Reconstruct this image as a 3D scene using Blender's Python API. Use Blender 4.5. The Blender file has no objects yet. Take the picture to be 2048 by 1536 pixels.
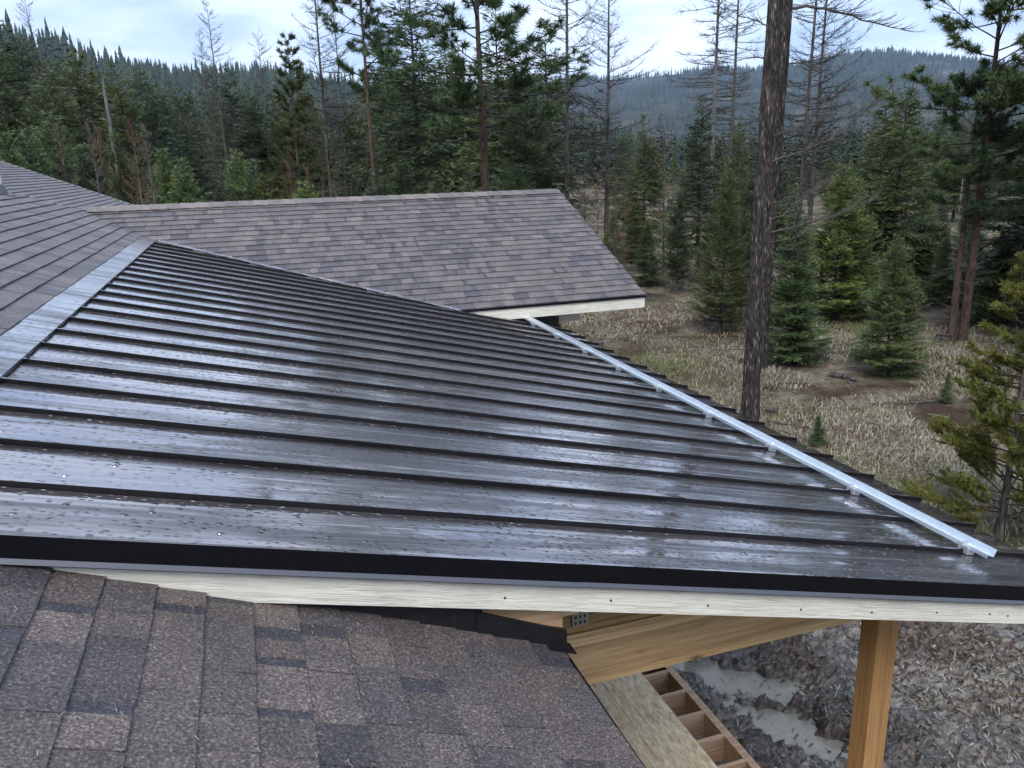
import bpy, math, random
import numpy as np

# ------------------------------------------------------------------ camera, sky, sun, exposure
CZ = 5.2                                   # eye height above the forest floor (m)
F_PX = 1596.9                              # focal length in photo pixels (2048 wide)
SC = bpy.context.scene
COL = SC.collection
RC = np.array([[0.948, -0.316, -0.027], [0.109, 0.246, 0.963], [0.298, 0.916, -0.268]])
def _cam_axes():
    pi, ro, ya = math.radians(15.518), math.radians(-1.578), math.radians(18.019)
    f = np.array([math.sin(ya)*math.cos(pi), math.cos(ya)*math.cos(pi), -math.sin(pi)])
    r = np.array([math.cos(ya), -math.sin(ya), 0.0]); u = np.cross(r, f)
    return np.array([r*math.cos(ro)+u*math.sin(ro), -r*math.sin(ro)+u*math.cos(ro), f])
RC = _cam_axes()
CAM = np.array([0.0, 0.0, CZ])
cam = bpy.data.cameras.new("camera")
cam.sensor_width = 36.0; cam.lens = 36.0*F_PX/2048.0
cam.clip_start = 0.05; cam.clip_end = 20000
cam_o = bpy.data.objects.new("camera", cam); COL.objects.link(cam_o)
from mathutils import Matrix, Vector
cam_o.matrix_world = Matrix(((RC[0][0], RC[1][0], -RC[2][0], 0), (RC[0][1], RC[1][1], -RC[2][1], 0),
                             (RC[0][2], RC[1][2], -RC[2][2], CZ), (0, 0, 0, 1)))
SC.camera = cam_o

SUN_EL, SUN_AZ = 48.0, 215.0               # azimuth clockwise from +Y
world = bpy.data.worlds.new("World"); SC.world = world; world.use_nodes = True
def build_world():
    nt = world.node_tree; N = nt.nodes; L = nt.links; N.clear()
    out = N.new('ShaderNodeOutputWorld'); bg = N.new('ShaderNodeBackground')
    sky = N.new('ShaderNodeTexSky'); sky.sky_type = 'NISHITA'; sky.sun_disc = False
    sky.sun_elevation = math.radians(SUN_EL); sky.sun_rotation = math.radians(SUN_AZ)
    sky.air_density = 1.0; sky.dust_density = 1.5
    tc = N.new('ShaderNodeTexCoord'); sep = N.new('ShaderNodeSeparateXYZ')
    L.new(tc.outputs['Generated'], sep.inputs[0])
    # clouds on a flat layer: direction / (height + k)
    add = N.new('ShaderNodeMath'); add.operation = 'ADD'; add.inputs[1].default_value = 0.16
    mx = N.new('ShaderNodeMath'); mx.operation = 'MAXIMUM'; mx.inputs[1].default_value = 0.0
    L.new(sep.outputs['Z'], mx.inputs[0]); L.new(mx.outputs[0], add.inputs[0])
    dx = N.new('ShaderNodeMath'); dx.operation = 'DIVIDE'; dy = N.new('ShaderNodeMath'); dy.operation = 'DIVIDE'
    L.new(sep.outputs['X'], dx.inputs[0]); L.new(add.outputs[0], dx.inputs[1])
    L.new(sep.outputs['Y'], dy.inputs[0]); L.new(add.outputs[0], dy.inputs[1])
    cb = N.new('ShaderNodeCombineXYZ'); L.new(dx.outputs[0], cb.inputs[0]); L.new(dy.outputs[0], cb.inputs[1])
    n1 = N.new('ShaderNodeTexNoise'); n1.inputs['Scale'].default_value = 0.9; n1.inputs['Detail'].default_value = 6
    n1.inputs['Roughness'].default_value = 0.5; n1.inputs['Distortion'].default_value = 0.4
    L.new(cb.outputs[0], n1.inputs['Vector'])
    r1 = N.new('ShaderNodeValToRGB'); r1.color_ramp.elements[0].position = 0.36; r1.color_ramp.elements[1].position = 0.66
    L.new(n1.outputs['Fac'], r1.inputs[0])
    n2 = N.new('ShaderNodeTexNoise'); n2.inputs['Scale'].default_value = 1.7; n2.inputs['Detail'].default_value = 5
    mp = N.new('ShaderNodeMapping'); mp.inputs['Location'].default_value = (7, 3, 1)
    L.new(cb.outputs[0], mp.inputs[0]); L.new(mp.outputs[0], n2.inputs['Vector'])
    cr = N.new('ShaderNodeValToRGB')                     # grey underside .. bright cloud
    cr.color_ramp.elements[0].position = 0.35; cr.color_ramp.elements[0].color = (2.9, 3.9, 6.0, 1)
    cr.color_ramp.elements[1].position = 0.72; cr.color_ramp.elements[1].color = (7.2, 7.9, 9.1, 1)
    L.new(n2.outputs['Fac'], cr.inputs[0])
    mixc = N.new('ShaderNodeMix'); mixc.data_type = 'RGBA'
    mr = N.new('ShaderNodeMapRange'); mr.inputs['From Min'].default_value = 0; mr.inputs['From Max'].default_value = 1
    mr.inputs['To Min'].default_value = 0.62; mr.inputs['To Max'].default_value = 0.97
    L.new(r1.outputs[0], mr.inputs['Value']); L.new(mr.outputs[0], mixc.inputs['Factor'])
    L.new(sky.outputs[0], mixc.inputs['A']); L.new(cr.outputs[0], mixc.inputs['B'])
    L.new(mixc.outputs['Result'], bg.inputs['Color']); bg.inputs['Strength'].default_value = 0.118
    L.new(bg.outputs[0], out.inputs['Surface'])
build_world()
sun = bpy.data.lights.new("sun", 'SUN'); sun.energy = 1.5; sun.angle = math.radians(28); sun.color = (1.0, 0.97, 0.93)
sun_o = bpy.data.objects.new("sun", sun); COL.objects.link(sun_o)
_a = math.radians(SUN_AZ); _e = math.radians(SUN_EL)
_sd = Vector((math.sin(_a)*math.cos(_e), math.cos(_a)*math.cos(_e), math.sin(_e)))
sun_o.rotation_euler = _sd.to_track_quat('Z', 'Y').to_euler(); sun_o.location = (0, 0, 60)
SC.view_settings.view_transform = 'Standard'; SC.view_settings.look = 'None'
SC.view_settings.exposure = 0.86; SC.view_settings.gamma = 1.0; SC.view_settings.use_curve_mapping = False
SC.cycles.max_bounces = 3; SC.cycles.diffuse_bounces = 2; SC.cycles.glossy_bounces = 2
SC.cycles.transmission_bounces = 3; SC.cycles.transparent_max_bounces = 4; SC.cycles.volume_bounces = 1
SC.cycles.use_adaptive_sampling = True; SC.cycles.adaptive_threshold = 0.03

rng = np.random.default_rng(7)
random.seed(7)

# ------------------------------------------------------------------ pixel helpers (photo pixels -> directions)
def ray(u, v):
    return np.array([(u-1024)/F_PX, -(v-768)/F_PX, 1.0]) @ RC
def on_plane(u, v, n, d):                  # n.(p - cam) = d, returns world point
    r = ray(u, v); n = np.array(n, float)
    return CAM + r*d/(r@n)
def on_ground(u, v, z=0.0):
    r = ray(u, v); t = (z-CZ)/r[2]; return CAM + r*t
def at_range(u, D, v=330):
    r = ray(u, v); h = math.hypot(r[0], r[1]); return r[0]/h*D, r[1]/h*D
def z_at(u, v, D):
    r = ray(u, v); return CZ + r[2]/math.hypot(r[0], r[1])*D

# ------------------------------------------------------------------ object helpers
WLOC = {}
def finish(o, parent, label=None, cat=None, group=None, kind=None):
    if parent is not None: o.parent = parent
    if label: o['label'] = label
    if cat: o['category'] = cat
    if group: o['group'] = group
    if kind: o['kind'] = kind
    return o
def empty(name, loc, label=None, cat=None, group=None, parent=None):
    o = bpy.data.objects.new(name, None); COL.objects.link(o)
    o.empty_display_size = 0.2
    pl = WLOC.get(parent.name, np.zeros(3)) if parent else np.zeros(3)
    o.location = tuple(np.array(loc)-pl); WLOC[o.name] = np.array(loc, float)
    return finish(o, parent, label, cat, group)
def make_mesh(name, V, F, mats=None, midx=None, attr=None, smooth=False):
    """V (n,3); F (m,k) int array or list of index lists; attr: (n,3) point colours"""
    V = np.asarray(V, np.float32)
    me = bpy.data.meshes.new(name)
    if isinstance(F, np.ndarray):
        m, k = F.shape
        me.vertices.add(len(V)); me.vertices.foreach_set('co', V.ravel())
        me.loops.add(m*k); me.loops.foreach_set('vertex_index', F.astype(np.int32).ravel())
        me.polygons.add(m)
        me.polygons.foreach_set('loop_start', np.arange(0, m*k, k, dtype=np.int32))
        me.polygons.foreach_set('loop_total', np.full(m, k, np.int32))
    else:
        me.from_pydata([tuple(map(float, v)) for v in V], [], [list(map(int, f)) for f in F])
    if midx is not None: me.polygons.foreach_set('material_index', np.asarray(midx, np.int32))
    if mats is not None:
        for m_ in (mats if isinstance(mats, (list, tuple)) else [mats]): me.materials.append(m_)
    if attr is not None:
        a = me.attributes.new('Col', 'FLOAT_COLOR', 'POINT')
        c = np.ones((len(V), 4), np.float32); c[:, :3] = attr; a.data.foreach_set('color', c.ravel())
    if smooth: me.polygons.foreach_set('use_smooth', np.ones(len(me.polygons), bool))
    me.update(); me.validate(clean_customdata=False)
    return me
def obj(name, V, F, mat, parent=None, origin=None, **kw):
    """mesh given in WORLD coordinates, origin at its base centre"""
    tags = {k: kw.pop(k) for k in ('label', 'cat', 'group', 'kind') if k in kw}
    V = np.asarray(V, float)
    if origin is None:
        lo, hi = V.min(0), V.max(0); origin = np.array([(lo[0]+hi[0])/2, (lo[1]+hi[1])/2, lo[2]])
    origin = np.array(origin, float)
    me = make_mesh(name, V-origin, F, mat, **kw)
    o = bpy.data.objects.new(name, me); COL.objects.link(o)
    pl = WLOC.get(parent.name, np.zeros(3)) if parent else np.zeros(3)
    o.location = tuple(origin-pl); WLOC[o.name] = origin
    return finish(o, parent, **tags)
class MB:
    def __init__(s): s.V = []; s.F = []; s.C = []; s.n = 0
    def add(s, V, F, c=None):
        V = np.asarray(V, float); s.V.append(V); s.F += [[i+s.n for i in f] for f in F]; s.n += len(V)
        s.C.append(np.tile(np.array(c if c is not None else (1, 1, 1), float), (len(V), 1)))
    def hexa(s, a, b, c=None):             # bottom quad a, top quad b (same winding, ccw from above)
        s.add(list(a)+list(b), [[3, 2, 1, 0], [4, 5, 6, 7], [0, 1, 5, 4], [1, 2, 6, 5], [2, 3, 7, 6], [3, 0, 4, 7]], c)
    def box(s, lo, hi, c=None):
        x0, y0, z0 = lo; x1, y1, z1 = hi
        s.hexa([(x0, y0, z0), (x1, y0, z0), (x1, y1, z0), (x0, y1, z0)], [(x0, y0, z1), (x1, y0, z1), (x1, y1, z1), (x0, y1, z1)], c)
    def prism(s, poly, off, c=None):       # poly: list of 3d points, extruded by vector off (top = poly+off)
        n = len(poly); P = np.array(poly, float); Q = P+np.array(off)
        s.add(np.vstack([P, Q]), [list(range(n))[::-1], [n+i for i in range(n)]]+[[i, (i+1) % n, n+(i+1) % n, n+i] for i in range(n)], c)
    def obj(s, name, mat, parent=None, col=False, **kw):
        return obj(name, np.vstack(s.V), s.F, mat, parent, attr=(np.vstack(s.C) if col else None), **kw)
def tube(pts, rad, sides=6, cap=False):
    pts = np.asarray(pts, float); n = len(pts); rad = np.broadcast_to(np.asarray(rad, float), (n,))
    d = np.gradient(pts, axis=0); d /= np.linalg.norm(d, axis=1)[:, None]+1e-9
    ref = np.array([0, 0, 1.0]) if abs(d[0][2]) < .8 else np.array([1.0, 0, 0])
    a = np.cross(d, ref); a /= np.linalg.norm(a, axis=1)[:, None]+1e-9; b = np.cross(d, a)
    t = np.linspace(0, 2*np.pi, sides, endpoint=False)
    V = pts[:, None]+rad[:, None, None]*(np.cos(t)[None, :, None]*a[:, None]+np.sin(t)[None, :, None]*b[:, None])
    V = V.reshape(-1, 3)
    i = np.arange(n-1)[:, None]*sides; j = np.arange(sides)[None]; k = (j+1) % sides
    q = np.stack([i+j, i+k, i+k+sides, i+j+sides], -1).reshape(-1, 4)
    F = np.vstack([q[:, [0, 2, 1]], q[:, [0, 3, 2]]])
    return V, F
class TB:                                  # triangle soup collector with material index and colour
    def __init__(s): s.V = []; s.F = []; s.M = []; s.C = []; s.n = 0
    def add(s, V, F, m=0, c=(1, 1, 1)):
        V = np.asarray(V, float); F = np.asarray(F, int)
        s.V.append(V); s.F.append(F+s.n); s.M.append(np.full(len(F), m)); s.n += len(V)
        c = np.asarray(c, float); s.C.append(np.tile(c, (len(V), 1)) if c.ndim == 1 else c)
    def mesh(s, name, mats):
        return make_mesh(name, np.vstack(s.V), np.vstack(s.F), mats, np.concatenate(s.M), np.vstack(s.C))

# lattice noise for numpy geometry
_LAT = rng.random((256, 256))
def vnoise(x, y):
    xi = np.floor(x).astype(int); yi = np.floor(y).astype(int); fx = x-xi; fy = y-yi
    fx = fx*fx*(3-2*fx); fy = fy*fy*(3-2*fy)
    g = lambda a, b: _LAT[a % 256, b % 256]
    return (g(xi, yi)*(1-fx)+g(xi+1, yi)*fx)*(1-fy)+(g(xi, yi+1)*(1-fx)+g(xi+1, yi+1)*fx)*fy
def fbm(x, y, o=4):
    r = 0; a = .5
    for i in range(o): r = r+a*vnoise(x*2**i+17.3*i, y*2**i+5.1*i); a *= .5
    return r

# ------------------------------------------------------------------ materials
def mat(name):
    m = bpy.data.materials.new(name); m.use_nodes = True
    nt = m.node_tree; b = nt.nodes['Principled BSDF']
    return m, nt, b
def node(nt, t, **kw):
    n = nt.nodes.new(t)
    for k, v in kw.items():
        if k in n.inputs: n.inputs[k].default_value = v
        else: setattr(n, k, v)
    return n
def ramp(nt, fac, stops):
    r = nt.nodes.new('ShaderNodeValToRGB'); e = r.color_ramp.elements
    while len(e) < len(stops): e.new(0.5)
    for i, (p, c) in enumerate(stops):
        e[i].position = p; e[i].color = (*c, 1) if len(c) == 3 else c
    nt.links.new(fac, r.inputs[0]); return r.outputs[0]
def mapping(nt, scale=(1, 1, 1), rot=(0, 0, 0), coord='Object', src=None):
    m = nt.nodes.new('ShaderNodeMapping'); m.inputs['Scale'].default_value = scale; m.inputs['Rotation'].default_value = rot
    if src is None:
        t = nt.nodes.new('ShaderNodeTexCoord'); src = t.outputs[coord]
    nt.links.new(src, m.inputs[0]); return m.outputs[0]
def world_pos(nt):
    g = nt.nodes.new('ShaderNodeNewGeometry'); return g.outputs['Position']
def noise(nt, vec, scale, detail=4, rough=.55, dist=0.0):
    n = node(nt, 'ShaderNodeTexNoise', Scale=scale, Detail=detail, Roughness=rough, Distortion=dist)
    nt.links.new(vec, n.inputs['Vector']); return n.outputs['Fac']
def mixrgb(nt, f, a, b, mode='MIX'):
    n = nt.nodes.new('ShaderNodeMix'); n.data_type = 'RGBA'; n.blend_type = mode
    for key, val in (('Factor', f), ('A', a), ('B', b)):
        i = [s for s in n.inputs if s.name == key and s.enabled and (key == 'Factor' and s.type == 'VALUE' or key != 'Factor' and s.type == 'RGBA')][0]
        if hasattr(val, 'is_linked') or isinstance(val, bpy.types.NodeSocket): nt.links.new(val, i)
        else: i.default_value = val if not isinstance(val, tuple) else (*val, 1) if len(val) == 3 else val
    return [s for s in n.outputs if s.type == 'RGBA'][0]
def math_n(nt, op, a, b=None, clamp=False):
    n = nt.nodes.new('ShaderNodeMath'); n.operation = op; n.use_clamp = clamp
    for i, v in enumerate((a, b)):
        if v is None: continue
        if isinstance(v, bpy.types.NodeSocket): nt.links.new(v, n.inputs[i])
        else: n.inputs[i].default_value = v
    return n.outputs[0]
def bump(nt, b, h, strength=.3, dist=.01):
    n = node(nt, 'ShaderNodeBump', Strength=strength, Distance=dist); nt.links.new(h, n.inputs['Height'])
    nt.links.new(n.outputs[0], b.inputs['Normal']); return n
def attr_col(nt):
    a = nt.nodes.new('ShaderNodeAttribute'); a.attribute_name = 'Col'; return a.outputs['Color']

def m_shingle():
    m, nt, b = mat('shingle_granules'); L = nt.links
    p = world_pos(nt); c = attr_col(nt)
    g = noise(nt, p, 120, 4, .75); g2 = noise(nt, p, 5, 4, .6)
    gran = ramp(nt, g, [(.34, (.20, .20, .22)), (.48, (.80, .79, .80)), (.58, (1.4, 1.36, 1.3)), (.68, (3.6, 3.5, 3.4))])  # granule tones, with wet glints painted in as the brightest specks
    c2 = mixrgb(nt, 1.0, c, gran, 'MULTIPLY')
    st = ramp(nt, g2, [(.3, (.82, .82, .84)), (.7, (1.15, 1.13, 1.1))])
    c3 = mixrgb(nt, 1.0, c2, st, 'MULTIPLY')
    L.new(c3, b.inputs['Base Color']); b.inputs['Roughness'].default_value = .55; b.inputs['Specular IOR Level'].default_value = .45
    bump(nt, b, g, .9, .004)
    return m
def m_metal(name, base, rough, wet=1.0, drops=True):
    """dark bronze painted steel, wet: streaks run down the slope (X), drops on top"""
    m, nt, b = mat(name); L = nt.links
    p = world_pos(nt)
    st = noise(nt, mapping(nt, (.7, 10, .7), src=p), 1.0, 5, .62, .5)
    big = noise(nt, mapping(nt, (.5, 1.3, .5), src=p), 1.0, 3, .5)
    v = node(nt, 'ShaderNodeTexVoronoi', Scale=34.0, Randomness=1.0); L.new(mapping(nt, (.72, 1, .72), src=p), v.inputs['Vector'])
    v2 = node(nt, 'ShaderNodeTexVoronoi', Scale=62.0); L.new(mapping(nt, (.55, 1, .55), src=p), v2.inputs['Vector'])
    drop1 = math_n(nt, 'SUBTRACT', .30, v.outputs['Distance']); drop1 = math_n(nt, 'MAXIMUM', drop1, 0.0)
    sp = node(nt, 'ShaderNodeSeparateColor'); L.new(v.outputs['Color'], sp.inputs[0])
    pick = math_n(nt, 'GREATER_THAN', sp.outputs[0], .42); drop1 = math_n(nt, 'MULTIPLY', drop1, pick)
    drop2 = math_n(nt, 'MAXIMUM', math_n(nt, 'SUBTRACT', .34, v2.outputs['Distance']), 0.0)
    sp2 = node(nt, 'ShaderNodeSeparateColor'); L.new(v2.outputs['Color'], sp2.inputs[0])
    drop2 = math_n(nt, 'MULTIPLY', drop2, math_n(nt, 'GREATER_THAN', sp2.outputs[0], .55))
    dh = math_n(nt, 'ADD', drop1, math_n(nt, 'MULTIPLY', math_n(nt, 'MULTIPLY', drop2, .6), math_n(nt, 'ADD', math_n(nt, 'MULTIPLY', big, 1.6), -.3)))
    wet_zone = ramp(nt, math_n(nt, 'ADD', math_n(nt, 'MULTIPLY', st, .75), math_n(nt, 'MULTIPLY', big, .40)), [(.53, (0, 0, 0)), (.66, (1, 1, 1))])
    col = mixrgb(nt, wet_zone, tuple(base), tuple(x*.36 for x in base))
    L.new(col, b.inputs['Base Color'])
    rr = node(nt, 'ShaderNodeMapRange'); rr.inputs['To Min'].default_value = rough; rr.inputs['To Max'].default_value = rough+.24
    L.new(wet_zone, rr.inputs['Value']); L.new(rr.outputs[0], b.inputs['Roughness'])
    b.inputs['Metallic'].default_value = .86
    b.inputs['Coat Weight'].default_value = .25*wet; b.inputs['Coat Roughness'].default_value = .14; b.inputs['Coat IOR'].default_value = 1.5
    soft = noise(nt, mapping(nt, (.5, 5, .5), src=p), 1.0, 2, .5)
    b1 = node(nt, 'ShaderNodeBump', Strength=.35, Distance=.014); L.new(math_n(nt, 'ADD', soft, math_n(nt, 'MULTIPLY', st, .05)), b1.inputs['Height'])
    b2 = node(nt, 'ShaderNodeBump', Strength=1.0 if drops else .0, Distance=.035); L.new(dh, b2.inputs['Height']); L.new(b1.outputs[0], b2.inputs['Normal'])
    L.new(b2.outputs[0], b.inputs['Normal']); L.new(b2.outputs[0], b.inputs['Coat Normal'])
    return m
def m_plain(name, c, rough=.5, metallic=0.0, nz=.0, ns=20, spec=.5):
    m, nt, b = mat(name)
    b.inputs['Base Color'].default_value = (*c, 1); b.inputs['Roughness'].default_value = rough; b.inputs['Metallic'].default_value = metallic
    b.inputs['Specular IOR Level'].default_value = spec
    if nz:
        g = noise(nt, world_pos(nt), ns, 5, .6)
        nt.links.new(ramp(nt, g, [(.25, tuple(x*(1-nz) for x in c)), (.75, tuple(min(1, x*(1+nz)) for x in c))]), b.inputs['Base Color'])
        bump(nt, b, g, .25, .006)
    return m
def m_fascia(tilt=0.0):
    m, nt, b = mat('cream_fiber_cement'); L = nt.links
    p = mapping(nt, (1, 1, 1), (0, math.atan(tilt), 0), src=world_pos(nt)); p = mapping(nt, (5.5, 90, 90), src=p)
    g = noise(nt, p, 1.0, 5, .6, 1.0); d = noise(nt, world_pos(nt), 3, 4, .6)
    c = mixrgb(nt, 1.0, ramp(nt, g, [(.3, (.58, .555, .465)), (.5, (.77, .74, .63)), (.7, (.83, .80, .69))]), ramp(nt, d, [(.3, (.9, .9, .9)), (.7, (1.05, 1.05, 1.05))]), 'MULTIPLY')
    L.new(c, b.inputs['Base Color']); b.inputs['Roughness'].default_value = .55
    bump(nt, b, g, .8, .006); return m
def m_wood(name, light, dark, lam=.036, axis='X', knots=True):
    m, nt, b = mat(name); L = nt.links
    p = world_pos(nt)
    sc = (.9, 26, 26) if axis == 'X' else ((26, .9, 26) if axis == 'Y' else (26, 26, .9))
    g = noise(nt, mapping(nt, sc, src=p), 1.0, 6, .65, 1.1)
    f = noise(nt, mapping(nt, tuple(s*4 for s in sc), src=p), 1.0, 4, .7)
    col = ramp(nt, g, [(.32, dark), (.47, tuple((a+c)/2 for a, c in zip(light, dark))), (.56, light), (.75, tuple(min(1, x*1.1) for x in light))])
    if lam:
        sep = node(nt, 'ShaderNodeSeparateXYZ'); L.new(p, sep.inputs[0])
        fl = math_n(nt, 'FLOOR', math_n(nt, 'DIVIDE', sep.outputs['Z'], lam))
        wn = node(nt, 'ShaderNodeTexWhiteNoise'); wn.noise_dimensions = '1D'; L.new(fl, wn.inputs['W'])
        col = mixrgb(nt, .75, col, ramp(nt, wn.outputs['Value'], [(0, (.55, .46, .40)), (1, (1.15, 1.12, 1.05))]), 'MULTIPLY')
    col = mixrgb(nt, .5, col, ramp(nt, f, [(.3, (.8, .8, .8)), (.7, (1.1, 1.1, 1.1))]), 'MULTIPLY')
    if knots:
        kv = node(nt, 'ShaderNodeTexVoronoi', Scale=1.0); L.new(mapping(nt, tuple(3.2 if q < 2 else 7.5 for q in sc), src=p), kv.inputs['Vector'])
        kf = ramp(nt, kv.outputs['Distance'], [(.03, (1, 1, 1)), (.10, (.55, .55, .55)), (.16, (0, 0, 0))])
        col = mixrgb(nt, kf, col, tuple(x*.35 for x in dark))
    L.new(col, b.inputs['Base Color']); b.inputs['Roughness'].default_value = .6
    bump(nt, b, g, .25, .004); return m
def m_osb():
    m, nt, b = mat('osb_strands'); L = nt.links
    p = world_pos(nt); cols = []
    acc = None
    for i, (rz, s) in enumerate(((.3, 42), (1.35, 50), (-.8, 36))):
        v = node(nt, 'ShaderNodeTexVoronoi', Scale=s); v.distance = 'CHEBYCHEV'
        L.new(mapping(nt, (1, .34, 1), (0, 0, rz), src=p), v.inputs['Vector'])
        sp = node(nt, 'ShaderNodeSeparateColor'); L.new(v.outputs['Color'], sp.inputs[0])
        acc = sp.outputs[0] if acc is None else math_n(nt, 'ADD', acc, sp.outputs[0])
    acc = math_n(nt, 'DIVIDE', acc, 3.0)
    L.new(ramp(nt, acc, [(.15, (.50, .37, .21)), (.42, (.72, .57, .36)), (.62, (.80, .66, .44)), (.85, (.90, .80, .60))]), b.inputs['Base Color'])
    b.inputs['Roughness'].default_value = .65; bump(nt, b, acc, .3, .004); return m
def m_bark(name, dark, mid, fleck, sx=9, sz=1.6, flecks=True):
    m, nt, b = mat(name); L = nt.links
    p = mapping(nt, (sx, sx, sz))
    g = noise(nt, p, 1.0, 6, .7, .5)
    v = node(nt, 'ShaderNodeTexVoronoi', Scale=1.9); v.feature = 'DISTANCE_TO_EDGE'; L.new(p, v.inputs['Vector'])
    h = math_n(nt, 'ADD', math_n(nt, 'MULTIPLY', v.outputs['Distance'], .8), math_n(nt, 'MULTIPLY', g, 1.0))
    stops = [(.42, dark), (.62, mid), (.82, tuple(x*1.5 for x in mid))]
    if flecks: stops = [(.48, dark), (.62, mid), (.74, tuple(x*1.5 for x in mid)), (.83, fleck)]
    L.new(ramp(nt, h, stops), b.inputs['Base Color']); b.inputs['Roughness'].default_value = .8
    bump(nt, b, h, 1.0, .05); return m
def m_foliage(name, c, trans=.26):
    m, nt, b = mat(name); L = nt.links
    col = mixrgb(nt, 1.0, attr_col(nt), tuple(c), 'MULTIPLY')
    oi = nt.nodes.new('ShaderNodeObjectInfo')
    col = mixrgb(nt, 1.0, col, ramp(nt, oi.outputs['Random'], [(0, (.68, .74, .76)), (.35, (.94, .97, .95)), (.65, (1.12, 1.1, .95)), (1, (1.5, 1.38, 1.05))]), 'MULTIPLY')
    L.new(col, b.inputs['Base Color']); b.inputs['Roughness'].default_value = .55; b.inputs['Specular IOR Level'].default_value = .35
    if trans:
        t = nt.nodes.new('ShaderNodeBsdfTranslucent'); L.new(col, t.inputs['Color'])
        mx = nt.nodes.new('ShaderNodeMixShader'); mx.inputs[0].default_value = trans
        L.new(b.outputs[0], mx.inputs[1]); L.new(t.outputs[0], mx.inputs[2])
        L.new(mx.outputs[0], nt.nodes['Material Output'].inputs['Surface'])
    return m

M = {}
M['shingle'] = m_shingle()
M['deckfelt'] = m_plain('roof_underlay', (.012, .012, .014), .7)
M['metal'] = m_metal('bronze_steel_wet', (.42, .385, .38), .06)
M['seam'] = m_plain('bronze_steel_shaded', (.007, .006, .007), .35, 0, spec=.4)  # pans' steel painted near black for the dark reflections on seam sides
M['trim'] = m_plain('black_steel_trim', (.0045, .0045, .0065), .45, 0, spec=.22)
M['flash'] = m_metal('bronze_steel_flashing', (.44, .43, .44), .2)
M['hem'] = m_plain('steel_hem_edge', (.10, .105, .12), .4, .4)
M['alu'] = m_plain('mill_aluminium', (.78, .84, .88), .32, .85, .06, 30)
M['zinc'] = m_plain('zinc_clamp', (.62, .66, .70), .4, .7, .1, 60)
M['fascia'] = m_fascia(); M['fascia_rake'] = m_fascia(-.2473)
M['membrane'] = m_plain('black_membrane', (.010, .010, .012), .38, 0, .5, 25)
M['beam'] = m_wood('fir_glulam', (.74, .55, .30), (.48, .28, .13))
M['post'] = m_wood('stained_fir_post', (.46, .255, .10), (.28, .14, .05), lam=0, axis='Z')
M['chord'] = m_wood('weathered_truss_wood', (.46, .29, .12), (.12, .065, .025), lam=0)
M['pine'] = m_wood('pale_pine_lumber', (.68, .44, .26), (.48, .28, .15), lam=0)
M['joist'] = m_wood('joist_lumber', (.56, .38, .25), (.36, .22, .13), lam=0, axis='X')
M['redwood'] = m_wood('brown_treated_lumber', (.20, .095, .055), (.11, .05, .03), lam=0, axis='X')
M['osb'] = m_osb()
M['plate'] = m_plain('galvanised_plate', (.42, .43, .43), .45, .8, .5, 200)
M['white'] = m_plain('white_paint', (.72, .74, .76), .45)
M['wall'] = m_plain('house_wrap_wall', (.30, .29, .27), .7, 0, .1)
M['nail'] = m_plain('nail_head', (.03, .03, .03), .5)

# ------------------------------------------------------------------ terrain height
def skyline(u, tab):
    x = [a for a, _ in tab]; y = [b for _, b in tab]; return np.interp(u, x, y)
# azimuth (degrees from +Y) <-> photo column at the horizon
_us = np.linspace(-3000, 5000, 400); _az = np.array([math.degrees(math.atan2(*ray(u, 330)[:2])) for u in _us])
def u_of_az(a): return np.interp(a, _az, _us)
H1 = [(-1500, 120), (-400, 130), (0, 146), (100, 160), (200, 176), (300, 192), (400, 190), (500, 178), (600, 186), (700, 196), (800, 204), (900, 204), (1000, 220), (1100, 245), (1200, 285), (1300, 325), (1500, 340), (2600, 340)]
H1R = [(-1500, 420), (0, 520), (250, 760), (420, 1050), (900, 1100), (1200, 900), (2600, 900)]
H2 = [(-1500, 240), (300, 240), (900, 190), (1000, 176), (1140, 160), (1250, 158), (1350, 147), (1400, 143), (1500, 142), (1600, 132), (1650, 118), (1700, 110), (1760, 106), (1850, 117), (1920, 128), (2048, 138), (2300, 150), (2700, 180), (4500, 220)]
HZV = lambda u: 353-(353-297)*np.asarray(u)/2048.0
_ug = np.linspace(-1500, 3500, 201); _E2 = np.array([(lambda q: q[2]/math.hypot(q[0], q[1]))(ray(u, float(skyline(u, H2)))) for u in _ug])
def sstep(a, b, x):
    t = np.clip((x-a)/(b-a), 0, 1); return t*t*(3-2*t)
def gz(x, y):
    x = np.asarray(x, float); y = np.asarray(y, float)
    r = np.hypot(x, y); az = np.degrees(np.arctan2(x, y)); u = u_of_az(az)
    z = .10*(fbm(x*.18, y*.18, 3)-.45)*sstep(6, 14, r)+.5*(fbm(x*.05+9, y*.05, 2)-.4)*sstep(18, 45, r)
    uc = np.clip(u, -1400, 3400)
    R1 = skyline(uc, H1R)
    e1 = (HZV(np.clip(uc, -300, 2300))-skyline(uc, H1))/F_PX/np.cos(np.radians((az-18)*.8).clip(-1.2, 1.2))
    h1 = np.maximum(R1*e1+CZ, 0)
    z = z+h1*sstep(45, 1.0, 0*r+0) if False else z+h1*(np.clip((r-50)/(R1-50), 0, 1)**1.35)*(1-sstep(1.02, 1.9, r/R1))
    front = np.abs(az-18) < 75
    e2 = np.interp(uc, _ug, _E2)
    h2 = np.maximum(2600*e2, 0)+CZ
    rel = 1+.10*(fbm(x*.0045, y*.0045, 4)-.47)*2
    z = z+h2*(np.clip((r-1300)/1300, 0, 1)**.9)*np.where(r < 2450, rel, 1)
    z = np.where(r > 2600, z*(1-.3*sstep(2600, 4500, r)), z)
    return z

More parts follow.
